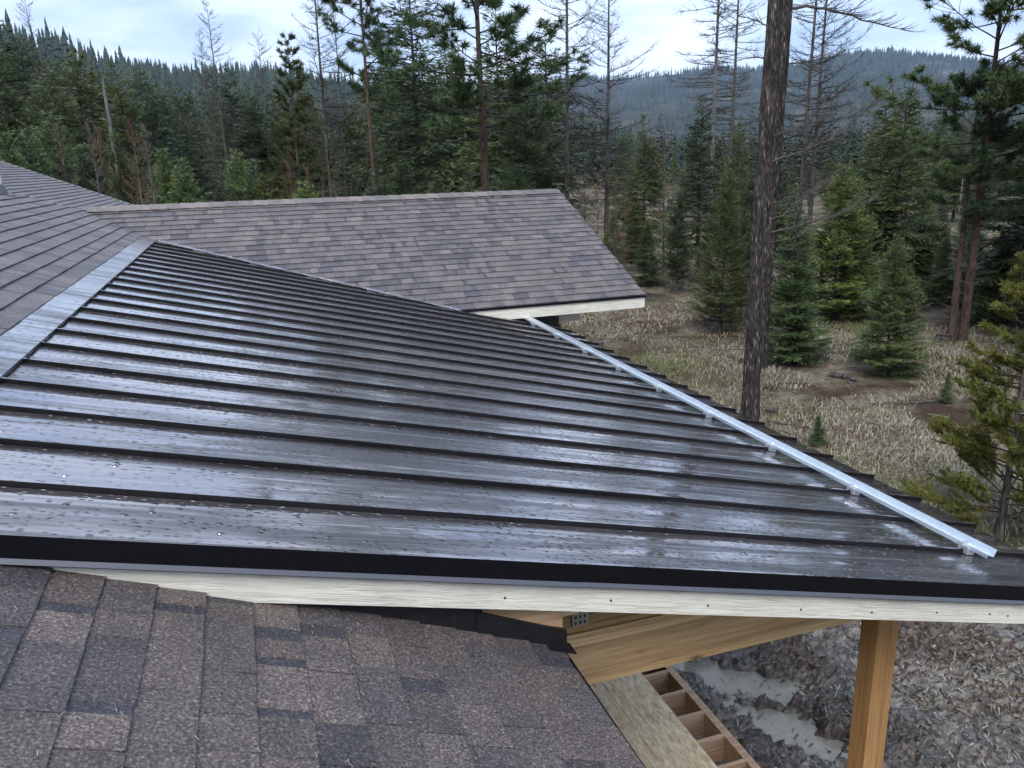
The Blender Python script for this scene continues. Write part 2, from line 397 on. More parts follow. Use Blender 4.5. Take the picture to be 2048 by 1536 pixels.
# ground material: dry straw-coloured grass with brown duff and green moss
def m_ground():
    m, nt, b = mat('dry_grass_ground'); L = nt.links
    p = world_pos(nt)
    a = noise(nt, p, .55, 5, .62); f = noise(nt, mapping(nt, (14, 5, 9), (0, 0, .5), src=p), 1.0, 5, .7, .6); g = noise(nt, p, .23, 4, .6)
    straw = ramp(nt, f, [(.3, (.08, .066, .046)), (.5, (.22, .185, .13)), (.68, (.38, .335, .25))])
    duff = ramp(nt, f, [(.3, (.022, .017, .012)), (.6, (.085, .055, .036)), (.8, (.16, .11, .075))])
    moss = ramp(nt, f, [(.3, (.02, .022, .010)), (.7, (.09, .088, .035))])
    c = mixrgb(nt, ramp(nt, a, [(.40, (0, 0, 0)), (.58, (1, 1, 1))]), straw, duff)
    c = mixrgb(nt, ramp(nt, g, [(.50, (0, 0, 0)), (.66, (.85, .85, .85))]), c, moss)
    L.new(c, b.inputs['Base Color']); b.inputs['Roughness'].default_value = .9; b.inputs['Specular IOR Level'].default_value = .2
    bump(nt, b, f, .9, .05); return m
M['ground'] = m_ground()
def m_hill(name, c1, c2, s):
    m, nt, b = mat(name); g = noise(nt, world_pos(nt), s, 6, .65)
    nt.links.new(ramp(nt, g, [(.38, c1), (.58, tuple((a+d)/2 for a, d in zip(c1, c2))), (.68, c2)]), b.inputs['Base Color'])
    b.inputs['Roughness'].default_value = .95; b.inputs['Specular IOR Level'].default_value = .1; return m
M['hill1'] = m_hill('forest_floor_slope', (.022, .030, .018), (.10, .085, .06), .02)
M['hill2'] = m_hill('far_slope', (.020, .027, .023), (.13, .125, .115), .009)
def polar_sheet(name, radii, az0, az1, na, m, label_kind='structure', dz=0.0):
    az = np.radians(np.linspace(az0, az1, na)); R_, A_ = np.meshgrid(radii, az, indexing='ij')
    X = R_*np.sin(A_); Y = R_*np.cos(A_); Z = gz(X, Y)+dz
    V = np.stack([X, Y, Z], -1).reshape(-1, 3); nr = len(radii)
    i = np.arange(nr-1)[:, None]*na; j = np.arange(na-1)[None]
    q = np.stack([i+j, i+j+na, i+j+na+1, i+j+1], -1).reshape(-1, 4)
    return obj(name, V, q, m, origin=(0, 0, 0), kind='structure', smooth=True)
polar_sheet('ground', np.concatenate([[.05], np.linspace(2, 60, 90), np.geomspace(62, 190, 24)]), -180, 180, 361, M['ground'])
polar_sheet('hillside', np.geomspace(188, 1900, 60), -180, 180, 361, M['hill1'], dz=-.3)
polar_sheet('far_hills', np.concatenate([np.linspace(1300, 3000, 60), np.linspace(3040, 3500, 8)]), -180, 180, 361, M['hill2'], dz=-1.0)

exec_parts = []
# ------------------------------------------------------------------ HOUSE
PM = 5/12.; CM = 1/math.hypot(1, PM); SM = PM*CM          # 5/12 shingled roofs
PP = 0.2473; CP = 1/math.hypot(1, PP); SP = PP*CP         # 3/12 metal porch roof
def zM(x): return CZ-.905-PM*(x+1.106)
def zP(x): return CZ-.892-PP*(x+1.106)          # pan level; seam tops stand 27 mm higher
SH = .023
YC0, ZC0, YCR = 9.56, CZ-1.766, 12.66                     # wing eave line and ridge
def zC(y): return ZC0+PM*(y-YC0)
def y_valley(x): return 11.626-.5935*(x+1.106) if x > -1.106 else 11.626-(x+1.106)

def clip_poly(P, Q):
    """clip polygon P by convex ccw polygon Q (2d)"""
    out = [tuple(p) for p in P]
    for i in range(len(Q)):
        a = Q[i]; b = Q[(i+1) % len(Q)]; inp = out; out = []
        if not inp: break
        side = lambda p: (b[0]-a[0])*(p[1]-a[1])-(b[1]-a[1])*(p[0]-a[0])
        for j in range(len(inp)):
            p, q = inp[j], inp[(j+1) % len(inp)]; sp, sq = side(p), side(q)
            if sp >= 0: out.append(p)
            if (sp >= 0) != (sq >= 0):
                t = sp/(sp-sq); out.append((p[0]+t*(q[0]-p[0]), p[1]+t*(q[1]-p[1])))
    return out
PAL = np.array([(.150, .134, .132), (.185, .160, .150), (.118, .112, .120), (.078, .076, .088), (.165, .145, .138), (.132, .120, .120)])
def shingles(parent, O, U, W, poly, single, seed, e=.1435, hb=.011, wmin=.12, wmax=.30, off=0.0, tone=1.0, contrast=1.0, band=.5, warm=(1, 1, 1)):
    O = np.array(O, float); U = np.array(U, float); W = np.array(W, float); N = np.cross(U, W)
    r = np.random.default_rng(seed); mean = PAL.mean(0)
    us = [p[0] for p in poly]; ws = [p[1] for p in poly]
    A = sum(poly[i][0]*poly[(i+1) % len(poly)][1]-poly[(i+1) % len(poly)][0]*poly[i][1] for i in range(len(poly)))
    Q = poly if A > 0 else poly[::-1]
    rest = MB(); made = []
    w = off
    while w < max(ws):
        if w+e < min(ws): w += e; continue
        u = min(us)-r.random()*.3; prev = -1
        while u < max(us):
            du = r.uniform(wmin, wmax)
            if r.random() < .18: du *= .6
            i = int(r.integers(len(PAL)))
            if i == prev and r.random() < .6: i = (i+2) % len(PAL)
            prev = i
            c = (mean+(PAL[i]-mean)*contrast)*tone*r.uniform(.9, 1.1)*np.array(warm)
            wj = w+r.normal(0, .0012)
            lift = r.choice([0, .0, .0022])+r.uniform(0, .0008)
            gp = r.choice([.0008, .0012, .0026])
            pieces = [(u+gp, u+du-gp, hb+lift, c)]
            if r.random() < band and du > .14:
                s = r.uniform(.03, .07)
                pieces = [(u+gp, u+du-s, hb+lift, c), (u+du-s, u+du-.001, hb+lift-.0025, np.array((.075, .073, .084))*tone)]
            mb = MB(); ok = False
            for (a, b, hh, cc) in pieces:
                hh = max(hh, .003)
                wt = w+e+.032
                pl = clip_poly([(a, wj), (b, wj), (b, wt), (a, wt)], Q)
                if len(pl) < 3: continue
                P3 = [O+U*x+W*y_ for x, y_ in pl]
                bot = [p-N*.002 for p in P3]
                top = [p+N*(hh*(1-(y_-wj)/(wt-wj))+.0015) for p, (x, y_) in zip(P3, pl)]
                n = len(pl)
                mb.add(bot+top, [list(range(n))[::-1], list(range(n, 2*n))]+[[k, (k+1) % n, n+(k+1) % n, n+k] for k in range(n)], cc); ok = True
            if ok:
                made.append((mb, u+du/2, w))
            u += du
        w += e
    ns = 0
    for mb, u, w_ in made:
        if single(u, w_):
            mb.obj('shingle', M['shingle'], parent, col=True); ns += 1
        else:
            for V, C in zip(mb.V, mb.C): pass
            base = rest.n; rest.V += mb.V; rest.C += mb.C; rest.F += [[i+base for i in f] for f in mb.F]; rest.n += mb.n
    if rest.n: rest.obj('shingle_courses', M['shingle'], parent, col=True, kind='stuff')
    return ns

house = empty('house', (-2.5, 6, 0), 'house with grey brown shingled gable roofs and a lower side wing', 'house')
# --- main slope facing +X: near part (beside the porch) and upper part (above the metal)
X0 = .965
main_roof = empty('main_roof', (-1.0, 2.0, zM(-1.0)), parent=house)
uw = lambda x, y: (y, (X0-x)/CM)
O_M = (X0, 0, zM(X0))
fg = [uw(X0, -2.0), uw(X0, 2.50), uw(-1.25, 2.50), uw(-1.25, -2.0)]
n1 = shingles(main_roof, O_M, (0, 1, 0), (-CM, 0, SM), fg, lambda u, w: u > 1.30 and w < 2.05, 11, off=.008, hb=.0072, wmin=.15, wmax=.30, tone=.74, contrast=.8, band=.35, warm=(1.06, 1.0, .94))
up = [uw(-1.29, 2.50), uw(-1.29, 11.80), uw(-2.12, 12.62), uw(-2.876, 11.97), uw(-3.7, 11.30), uw(-3.7, 2.50)]
shingles(main_roof, O_M, (0, 1, 0), (-CM, 0, SM), up, lambda u, w: False, 12, off=.008, hb=.015, wmin=.14, wmax=.34, tone=.98, contrast=.55, band=.25)
upn = [uw(-1.25, -2.0), uw(-1.25, 2.50), uw(-3.7, 2.50), uw(-3.7, -2.0)]
shingles(main_roof, O_M, (0, 1, 0), (-CM, 0, SM), upn, lambda u, w: False, 13, off=.008, hb=.012, contrast=.8)
mb = MB()                                                   # sheathing under the shingles
def slab(mb, pts, zf, t, dz=0.0, c=None):
    top = [(x, y, zf(x, y)-.003+dz) for x, y in pts]; mb.prism([(x, y, z-t) for x, y, z in top], (0, 0, t), c)
slab(mb, [(-3.7, -2), (X0-.01, -2), (X0-.01, 2.49), (-1.27, 2.49), (-1.27, 11.80), (-2.1, 12.6), (-2.876, 11.96), (-3.7, 11.28)], lambda x, y: zM(x), .14)
mb.obj('roof_deck', M['deckfelt'], main_roof)
mb = MB()                                                   # drip edge at the near eave
mb.prism([(X0+.002, -2, zM(X0)-.08), (X0+.012, -2, zM(X0)-.08), (X0+.012, -2, zM(X0)-.006), (X0+.002, -2, zM(X0)-.006)][::-1], (0, 4.47, 0))
mb.obj('drip_edge', M['trim'], main_roof)
# --- set-back slope farther away
back_roof = empty('back_roof', (-4.0, 18, CZ-.9), parent=house)
zB = lambda x: zM(x)-.57
O_B = (-1.0, 0, zB(-1.0)); uwB = lambda x, y: (y, (-1.0-x)/CM)
bk = [uwB(-1.0, 13.4), uwB(-1.0, 23.5), uwB(-7.5, 23.5), uwB(-7.5, 13.4)]
shingles(back_roof, O_B, (0, 1, 0), (-CM, 0, SM), bk, lambda u, w: False, 14, hb=.018, wmin=.25, wmax=.5, tone=1.0, contrast=.4, band=.1)
mb = MB(); slab(mb, [(-7.5, 13.3), (-1.02, 13.3), (-1.02, 23.49), (-7.5, 23.49)], lambda x, y: zB(x), .14); mb.obj('roof_deck', M['deckfelt'], back_roof)
mb = MB(); mb.prism([(-7.5, 23.5, zB(-7.5)-.16), (-1.0, 23.5, zB(-1.0)-.16), (-1.0, 23.5, zB(-1.0)+.012), (-7.5, 23.5, zB(-7.5)+.012)], (0, .04, 0)); mb.obj('rake_board', M['fascia'], back_roof)
# closing board under the upper slope's far rake
mb = MB()
for (xa, ya), (xb, yb) in (((-2.12, 12.62), (-2.876, 11.97)), ((-2.876, 11.97), (-3.7, 11.30))):
    mb.prism([(xa, ya, zM(xa)-.7), (xb, yb, zM(xb)-.7), (xb, yb, zM(xb)-.004), (xa, ya, zM(xa)-.004)], (.02, .03, 0))
mb.obj('rake_board', M['trim'], main_roof)
# --- wing: ridge along X
wing = empty('wing_roof', (1.5, 12.0, CZ-1.2), parent=house)
XW = 5.03
polyC = [(2.40, 0), (XW, 0), (XW, (YCR-YC0)/CM), (-2.14, (YCR-YC0)/CM), (-1.106, (11.626-YC0)/CM)]
cand = []
n2 = shingles(wing, (0, YC0, ZC0), (1, 0, 0), (0, CM, SM), polyC, lambda u, w: w < .80, 15, hb=.014, wmin=.09, wmax=.235, tone=1.0, contrast=.75, band=.25)
mb = MB()
slab(mb, [(2.42, YC0+.05), (XW-.04, YC0+.05), (XW-.04, YCR), (-2.12, YCR), (-1.09, 11.65)], lambda x, y: zC(y), .13)
slab(mb, [(-2.12, YCR), (XW-.04, YCR), (XW-.04, 2*YCR-YC0), (-2.12, 2*YCR-YC0)], lambda x, y: zC(2*YCR-y), .13)
mb.obj('roof_deck', M['deckfelt'], wing)
shingles(wing, (XW, 2*YCR-YC0, ZC0), (-1, 0, 0), (0, -CM, SM), [(0, 0), (7.1, 0), (7.1, (YCR-YC0)/CM), (0, (YCR-YC0)/CM)], lambda u, w: False, 16, hb=.012, wmin=.2, wmax=.4)
# ridge caps
mb = MB(); hw = .15
prof = [(-hw, -hw*PM), (0, 0), (hw, -hw*PM)]
t = .008
V = []
for xi, dz in ((0.0, .014), (.235, .004)):
    V += [(xi, y_, z_+dz) for y_, z_ in prof]+[(xi, y_, z_+dz+t) for y_, z_ in prof]
F = [[0, 3, 4, 1], [1, 4, 5, 2], [6, 7, 10, 9], [7, 8, 11, 10], [3, 9, 10, 4], [4, 10, 11, 5], [0, 1, 7, 6], [1, 2, 8, 7], [0, 6, 9, 3], [2, 5, 11, 8]]
caps = []
for j in range(4):
    c = [(.21, .185, .165), (.175, .158, .146), (.23, .20, .18), (.15, .138, .136)][j]
    caps.append(make_mesh('ridge_cap', V, F, M['shingle'], attr=np.tile(c, (12, 1))))
zr = zC(YCR)
pl = WLOC[wing.name]
k = 0; x = -2.02
while x < XW-.05:
    o = bpy.data.objects.new('ridge_cap', caps[int(rng.integers(4))]); COL.objects.link(o); o.parent = wing
    o.location = (x-pl[0], YCR-pl[1], zr-pl[2]+.016); x += .2
# wing fascia, gable boards, walls
mb = MB(); mb.box((2.0, YC0+.012, ZC0-.170), (XW-.03, YC0+.035, ZC0-.012)); mb.obj('fascia_board', M['fascia'], wing)
mb = MB(); mb.box((1.8, YC0-.006, ZC0-.030), (XW+.012, YC0+.010, ZC0-.006)); mb.obj('drip_edge', M['trim'], wing)
for s in (0, 1):
    mb = MB(); ya, yb = (YC0+.012, YCR) if s == 0 else (YCR, 2*YCR-YC0-.012); za, zb = zC(YC0), zC(YCR)
    if s: za, zb = zb, za
    mb.prism([(XW-.028, ya, za-.165), (XW-.028, yb, zb-.165), (XW-.028, yb, zb-.008), (XW-.028, ya, za-.008)], (.024, 0, 0)); mb.obj('rake_board', M['fascia'], wing)
mb = MB(); mb.prism([(3.96, 9.98, 0), (3.96, 15.3, 0), (3.96, 15.3, ZC0-.1), (3.96, YCR, zC(YCR)-.2), (3.96, 9.98, ZC0-.1)], (-6.2, 0, 0)); mb.obj('wall', M['wall'], wing)
mb = MB(); mb.prism([(3.05, 9.90, zP(3.05)-.02), (3.905, 9.90, zP(3.905)-.02), (3.905, 9.90, CZ-2.02), (3.62, 9.90, CZ-1.98), (3.05, 9.90, CZ-1.92)], (0, .03, 0)); mb.obj('black_membrane', M['membrane'], wing)
mb = MB(); mb.prism([(3.62, 9.93, CZ-2.02), (3.93, 9.93, CZ-2.06), (3.93, 9.93, CZ-1.93), (3.62, 9.93, CZ-1.93)], (0, .035, 0)); mb.obj('rafter_end', M['post'], wing)
mb = MB(); mb.box((3.93, 9.94, CZ-2.108), (4.235, 9.975, CZ-1.94)); mb.obj('frieze_board', M['fascia'], wing)
# house body under the roofs
mb = MB(); mb.prism([(.52, -2, 0), (.52, -2, zM(.52)-.16), (-3.5, -2, zM(-3.5)-.16), (-3.5, -2, 0)][::-1], (0, 4.40, 0))
mb.prism([(-1.25, 2.41, 0), (-1.25, 2.41, zM(-1.25)-.2), (-3.5, 2.41, zM(-3.5)-.2), (-3.5, 2.41, 0)][::-1], (0, 8.9, 0))
mb.prism([(-1.4, 14.0, 0), (-1.4, 14.0, zB(-1.4)-.2), (-7.4, 14.0, zB(-7.4)-.2), (-7.4, 14.0, 0)][::-1], (0, 9.2, 0))
mb.obj('wall', M['wall'], house)
# vent pipe near the far rake
vp = on_plane(-1, 386, (PM, 0, 1), -.905-PM*1.106)
Vt, Ft = tube([vp+np.array([0, 0, z]) for z in (-.08, .0, .15, .33)], [.048]*4, 14)
Vi, Fi = tube([vp+np.array([0, 0, z]) for z in (.33, .329, .2)], [.048, .040, .040], 14)
pipe = obj('vent_pipe', np.vstack([Vt, Vi]), np.vstack([Ft, Fi+len(Vt)]), M['white'], main_roof)
mb = MB(); mb.hexa([vp+np.array(q) for q in ((-.14, -.13, .05), (.14, -.13, -.066), (.14, .13, -.066), (-.14, .13, .05))], [vp+np.array(q) for q in ((-.14, -.13, .085), (.14, -.13, -.032), (.14, .13, -.032), (-.14, .13, .085))])
Vc, Fc = tube([vp+np.array([0, 0, z]) for z in (-.05, .03, .10)], [.12, .085, .052], 14)
mb.add(Vc, Fc.tolist()); mb.obj('pipe_boot', M['hem'], pipe)

# ------------------------------------------------------------------ PORCH with standing seam roof
porch = empty('porch', (2.0, 6.0, 0), 'open porch with wet dark bronze standing seam metal roof', 'porch')
def top_sheen(o):                            # sky sheen put in: upward faces get the pans' brighter steel
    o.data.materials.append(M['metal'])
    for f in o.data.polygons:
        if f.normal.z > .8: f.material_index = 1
Y0, SW, XE, XF = 2.389, .4064, 3.846, -1.106
cols = [(.007, .0), (.009, .0), (.06, .0), (.125, .0), (.129, .0), (.135, .0016), (.141, .0), (.145, .0), (.20, .0), (.259, .0), (.263, .0), (.269, .0016), (.275, .0), (.279, .0), (.34, .0), (.3974, .0), (.3994, .0)]
for k in range(0, 23):
    ya = Y0+k*SW
    nx = 26; V = []; F = []; nc = len(cols)
    endx = []
    rr = np.random.default_rng(100+k); ph = rr.random(3)*6
    for dy, h in cols:
        y = ya+dy
        xr = XE if y < 9.90 else XF+(11.626-y)/.5935
        endx.append(xr)
    if max(endx) < XF+.05: break
    for i in range(nx):
        for (dy, h), xr in zip(cols, endx):
            s = i/(nx-1); x = -1.24+s*(max(xr, -1.2)+1.24)
            oil = .0016*math.sin(3.1*x+ph[0])*math.sin(math.pi*dy/SW)+.0008*math.sin(7.3*x+ph[1]+9*dy)
            V.append((x, ya+dy, zP(x)+h+oil))
    for i in range(nx-1):
        for j in range(nc-1):
            a = i*nc+j; F.append([a, a+nc, a+nc+1, a+1])
    if max(endx) >= XE-.01:                                     # turned-down drip lip at the eave
        b0 = len(V)
        for (dy, h) in cols: V.append((XE+.003, ya+dy, zP(XE)-.035))
        for j in range(nc-1): F.append([(nx-1)*nc+j, b0+j, b0+j+1, (nx-1)*nc+j+1])
    p = obj('roof_panel', V, F, M['metal'], porch, smooth=True)
    if k > 0:
        xr = (XE+.012) if ya < 9.90 else XF+(11.626-ya)/.5935-.05
        if xr > XF+.03:
            mb = MB(); x0 = -1.22; hw = .0065; top = SH
            prof = [(-hw*.55, -.002), (hw*.55, -.002), (hw*.55, top-.011), (hw, top-.009), (hw, top), (-hw, top), (-hw, top-.012), (-hw*.55, top-.012)]
            mb.prism([(x0, ya+a, zP(x0)+b) for a, b in prof], (xr-x0, 0, -(xr-x0)*PP))
            top_sheen(mb.obj('seam', M['seam'], p))
# sheathing and framing below the metal
mb = MB(); slab(mb, [(-1.25, Y0+.04), (XE-.02, Y0+.04), (XE-.02, 9.88), (1.8, 9.88), (-1.1, 11.6), (-1.25, 11.6)], lambda x, y: zP(x), .03, -.006); mb.obj('roof_deck', M['osb'], porch)
for i in range(13):
    y = 2.47+i*.61
    mb = MB(); mb.prism([(-1.2, y, zP(-1.2)-.18), (XE-.06, y, zP(XE-.06)-.18), (XE-.06, y, zP(XE-.06)-.042), (-1.2, y, zP(-1.2)-.042)], (0, .038, 0)); mb.obj('rafter', M['pine'], porch)
mb = MB(); mb.box((XE-.058, 2.43, zP(XE)-.20), (XE-.03, 9.88, zP(XE)-.04)); mb.obj('eave_fascia', M['fascia'], porch)
# apron flashing where the metal meets the shingles: four lapped lengths
ys = [2.36, 5.30, 8.10, 9.65, 11.62]
for i in range(4):
    a, b = ys[i]-(.03 if i else 0), ys[i+1]; dz = .0015*(i % 2)
    xa, xb = -1.345, XF
    za, zb = zM(-1.345)+.004+dz, zP(XF)+SH+.0025+dz
    bx = -.07 if i == 3 else 0
    mb = MB()
    P = [(xa, a, za), (xb, a, zb), (xb, b+bx*.3, zb), (xa, b+.2*(i == 3), za)]
    mb.prism([(x, y, z-.0012) for x, y, z in P], (0, 0, .0012))
    mb.prism([(xb-.001, a, zb-.016), (xb+.0008, a, zb-.016), (xb+.0008, a, zb), (xb-.001, a, zb)][::-1], (0, b-a, 0))
    mb.obj('apron_flashing', M['flash'], porch)
mb = MB()                                                       # closure strip under the flashing
mb.prism([(XF-.05, Y0, zP(XF)-.004), (XF-.03, Y0, zP(XF)-.004), (XF-.03, Y0, zP(XF)+SH-.002), (XF-.05, Y0, zP(XF)+SH-.002)][::-1], (0, 9.2, 0)); mb.obj('closure_strip', M['trim'], porch)
# valley flashing between the metal and the wing shingles
va = np.array([XF+.02, 11.60, zP(XF)+.018]); vb = np.array([2.44, y_valley(2.44)-.015, zP(2.44)+.018])
wdir = np.array([0, -1, 0.0])
mb = MB(); mb.prism([va+wdir*.07, vb+wdir*.07, vb+wdir*.0, va], (0, 0, .002))
mb.prism([va+np.array([0, -.004, 0]), vb+np.array([0, -.004, 0]), vb+np.array([0, .012, .012]), va+np.array([0, .012, .012])], (0, -.003, .001))
mb.obj('valley_flashing', M['flash'], porch)
# rake trim: two lapped lengths of black profile
xl = on_plane(1148, 1130, (0, 1, 0), Y0)[0]
for (a, b, o) in ((-1.30, xl+.02, .0025), (xl-.0, XE+.03, 0.0)):
    zt = zP(a)+SH
    prof = [(Y0+.012-o, zt-.001), (Y0-.001-o, zt-.001), (Y0-.001-o, zt-.0735), (Y0-.0135-o, zt-.087), (Y0-.0125-o, zt-.089), (Y0+.001-o, zt-.075), (Y0+.001-o, zt-.004), (Y0+.012-o, zt-.004)]
    mb = MB(); mb.prism([(a, y, z) for y, z in prof], (b-a, 0, -(b-a)*PP)); tr = mb.obj('rake_trim', M['trim'], porch); top_sheen(tr)
    mb = MB(); mb.prism([(a, Y0-.0140-o, zt-.0862), (a, Y0-.0015-o, zt-.0733), (a, Y0-.0025-o, zt-.0727), (a, Y0-.0150-o, zt-.0856)], (b-a, 0, -(b-a)*PP)); mb.obj('hem', M['hem'], tr)  # lighter strip on the black hem, its sky reflection put into colour
mb = MB(); a, b = -1.3, XE+.015
mb.prism([(a, Y0+.016, zP(a)+SH-.203), (b, Y0+.016, zP(b)+SH-.203), (b, Y0+.016, zP(b)-.03), (a, Y0+.016, zP(a)-.03)], (0, .024, 0)); fb = mb.obj('fascia_board', M['fascia_rake'], porch)
for (u, v) in ((1222, 1201), (1416, 1211), (1602, 1219), (1744, 1225), (1874, 1225), (1980, 1228), (2016, 1232), (1010, 1196)):
    q = on_plane(u, v, (0, 1, 0), Y0+.014); Vt, Ft = tube([q+np.array([0, s, 0]) for s in (-.0015, .004)], [.0042, .0042], 8)
    obj('nail_head', np.vstack([Vt, [q+np.array([0, -.0016, 0])]]), np.vstack([Ft, [[i, (i+1) % 8, 16] for i in range(8)]]), M['nail'], fb)
# membrane upstand, blocking, truss end, beam and post below the rake
mb = MB(); x0, x1, x2 = .02, .66, .995
mb.prism([(x0, 2.452, zM(x0)-.01), (x1, 2.452, zM(x1)-.01), (x1, 2.452, zM(x1)+.17), (x0, 2.452, zM(x0)+.12)], (0, .012, 0)); mb.obj('membrane_upstand', M['membrane'], porch)
mb = MB(); mb.prism([(x1-.02, 2.446, zM(x1)+.004), (.985, 2.446, zM(.985)-.004), (.985, 2.446, zM(.985)+.082), (x1-.02, 2.446, zM(x1)+.10)], (0, .010, 0)); mb.prism([(.90, 2.40, zM(.90)+.011), (1.005, 2.40, zM(1.005)+.013), (1.005, 2.47, zM(1.005)+.013), (.90, 2.47, zM(.90)+.011)], (0, 0, .006)); mb.obj('membrane_upstand', M['membrane'], porch)
mb = MB(); mb.prism([(.55, 2.49, CZ-1.56), (.985, 2.49, CZ-1.705), (.985, 2.49, CZ-1.58), (.55, 2.49, CZ-1.50)], (0, .04, 0)); mb.obj('blocking', M['pine'], porch)
mb = MB(); mb.box((.99, 2.60, CZ-1.735), (1.10, 2.62, CZ-1.55)); mb.obj('sheathing_offcut', M['osb'], porch)
mb = MB(); mb.box((.80, 3.006, CZ-2.100), (2.35, 3.044, CZ-1.93)); ch = mb.obj('truss_chord', M['chord'], porch)
mb = MB(); mb.box((1.232, 2.990, CZ-2.06), (1.31, 3.003, CZ-1.86)); pt = mb.obj('truss_plate', M['plate'], porch)
mb = MB(); mb.box((1.20, 3.004, CZ-2.02), (1.345, 3.0405+.01, CZ-1.75)); mb.obj('truss_web', M['chord'], porch)
mb = MB()
for i in range(6):
    for j in range(3): mb.box((1.242+j*.023, 2.987, CZ-2.05+i*.03), (1.252+j*.023, 2.9905, CZ-2.034+i*.03))
mb.obj('plate_teeth', M['nail'], pt)
mb = MB(); mb.box((.55, 3.0, CZ-2.395), (3.17, 3.14, CZ-2.108)); mb.obj('beam', M['beam'], porch)
mb = MB(); px, py, s, ch_ = 3.025, 3.0, .14, .009
mb.prism([(px+ch_, py, 0), (px+s-ch_, py, 0), (px+s, py+ch_, 0), (px+s, py+s-ch_, 0), (px+s-ch_, py+s, 0), (px+ch_, py+s, 0), (px, py+s-ch_, 0), (px, py+ch_, 0)], (0, 0, CZ-2.397)); mb.obj('post', M['post'], porch)

# ------------------------------------------------------------------ snow guard rail clamped to the seams
rail_x = 3.36
zr_ = zP(rail_x)+SH
guard = empty('snow_guard_rail', (rail_x, 6.0, zr_), 'long silver aluminium snow guard rail clamped across the metal roof seams', 'rail')
ya, yb = 2.66, 9.66
ym = on_plane(1465, 849, (PP, 0, 1), -.869-PP*1.106+.05)[1]
for (a, b) in ((ya, ym), (ym+.004, yb)):
    mb = MB()
    cs = [(-.050, .027), (-.010, .021), (.008, .062), (.005, .0632), (-.012, .025), (-.051, .031)]
    cs2 = [(-.050, .027), (-.051, .031), (-.056, .012), (-.0535, .0115)]
    mb.prism([(rail_x+c*CP+d*SP*0, a, zr_-PP*c+d) for c, d in cs][::-1], (0, b-a, 0)); mb.prism([(rail_x+c, a, zr_-PP*c+d) for c, d in cs2], (0, b-a, 0))
    mb.obj('rail', M['alu'], guard)
for k in range(1, 18, 2):
    y = Y0+k*SW; mb = MB()
    x0, x1 = rail_x-.075, rail_x-.015
    def bx(xa, xb, y0, y1, h0, h1):
        mb.hexa([(xa, y0, zP(xa)+h0), (xb, y0, zP(xb)+h0), (xb, y1, zP(xb)+h0), (xa, y1, zP(xa)+h0)], [(xa, y0, zP(xa)+h1), (xb, y0, zP(xb)+h1), (xb, y1, zP(xb)+h1), (xa, y1, zP(xa)+h1)])
    bx(x0+.01, x1, y-.030, y-.0075, .004, .045); bx(x0+.01, x1, y+.0075, y+.026, .004, .045); bx(x0+.01, x1, y-.0078, y+.0078, .0285, .0455)
    bx(x0-.012, x0+.034, y-.018, y+.014, .046, .062); bx(x1-.03, x1+.004, y-.012, y+.012, .0455, .064)
    cl = mb.obj('clamp', M['zinc'], guard)
    c0 = np.array([x0+.040, y-.034, zP(x0+.04)+.03]); Vt, Ft = tube([c0, c0+np.array([0, .008, 0])], [.008, .008], 6)
    obj('bolt', np.vstack([Vt, [c0]]), np.vstack([Ft, [[i, (i+1) % 6, 12] for i in range(6)]]), M['zinc'], cl)

# ------------------------------------------------------------------ DECK under the porch
ZD = CZ-4.62
deck = empty('deck_floor', (2.5, 5, 0), 'unfinished deck framing half covered with wood strand board sheets', 'deck')
mb = MB(); mb.box((2.664, 1.5, ZD-.001), (3.062, 8.9, ZD+.016)); mb.obj('strand_board', M['osb'], deck)
mb = MB(); mb.box((.60, 1.5, ZD-.001), (2.660, 8.9, ZD+.016)); mb.obj('strand_board', M['osb'], deck)
for i in range(-9, 12):
    y = 5.725-i*.308
    if not 1.5 < y < 8.9: continue
    mb = MB(); mb.box((.62, y-.019, ZD-.237), (3.318, y+.019, ZD-.002))
    mb.obj('joist', M['joist'] if True else None, deck)
for a, b in ((3.320, 3.352), (3.356, 3.388)):
    mb = MB(); mb.box((a, 1.5, ZD-.237), (b, 8.9, ZD-.001 if a < 3.34 else ZD-.004)); mb.obj('rim_board', M['joist'], deck)
# ------------------------------------------------------------------ MUD YARD and puddles
def m_mud():
    m, nt, b = mat('wet_churned_mud'); L = nt.links
    p = world_pos(nt)
    g = noise(nt, p, 9, 6, .65, .4); f = noise(nt, mapping(nt, (12, 24, 16), (0, 0, .6), src=p), 1.0, 5, .68, .4); w = noise(nt, p, 1.1, 4, .6)
    c = ramp(nt, f, [(.3, (.040, .034, .028)), (.48, (.125, .112, .097)), (.62, (.24, .222, .195)), (.78, (.40, .38, .34))])
    c2 = ramp(nt, f, [(.3, (.016, .013, .011)), (.55, (.075, .058, .046)), (.75, (.24, .19, .14))])
    L.new(mixrgb(nt, ramp(nt, w, [(.42, (0, 0, 0)), (.6, (1, 1, 1))]), c, c2), b.inputs['Base Color'])
    L.new(ramp(nt, g, [(.35, (.28, .28, .28)), (.65, (.62, .62, .62))]), b.inputs['Roughness'])
    bump(nt, b, math_n(nt, 'ADD', g, math_n(nt, 'MULTIPLY', f, .5)), .5, .02); return m
M['mud'] = m_mud()
def m_puddle():
    m, nt, b = mat('milky_puddle_water'); L = nt.links
    p = world_pos(nt); g = noise(nt, p, 7, 6, .65, .3); s = noise(nt, p, 60, 3, .6)
    L.new(mixrgb(nt, .35, ramp(nt, g, [(.3, (.18, .172, .13)), (.6, (.27, .26, .20)), (.75, (.34, .33, .275))]), ramp(nt, s, [(.35, (.22, .21, .17)), (.7, (.40, .39, .33))])), b.inputs['Base Color'])
    b.inputs['Roughness'].default_value = .22; bump(nt, b, g, .25, .01); return m
M['puddle'] = m_puddle()
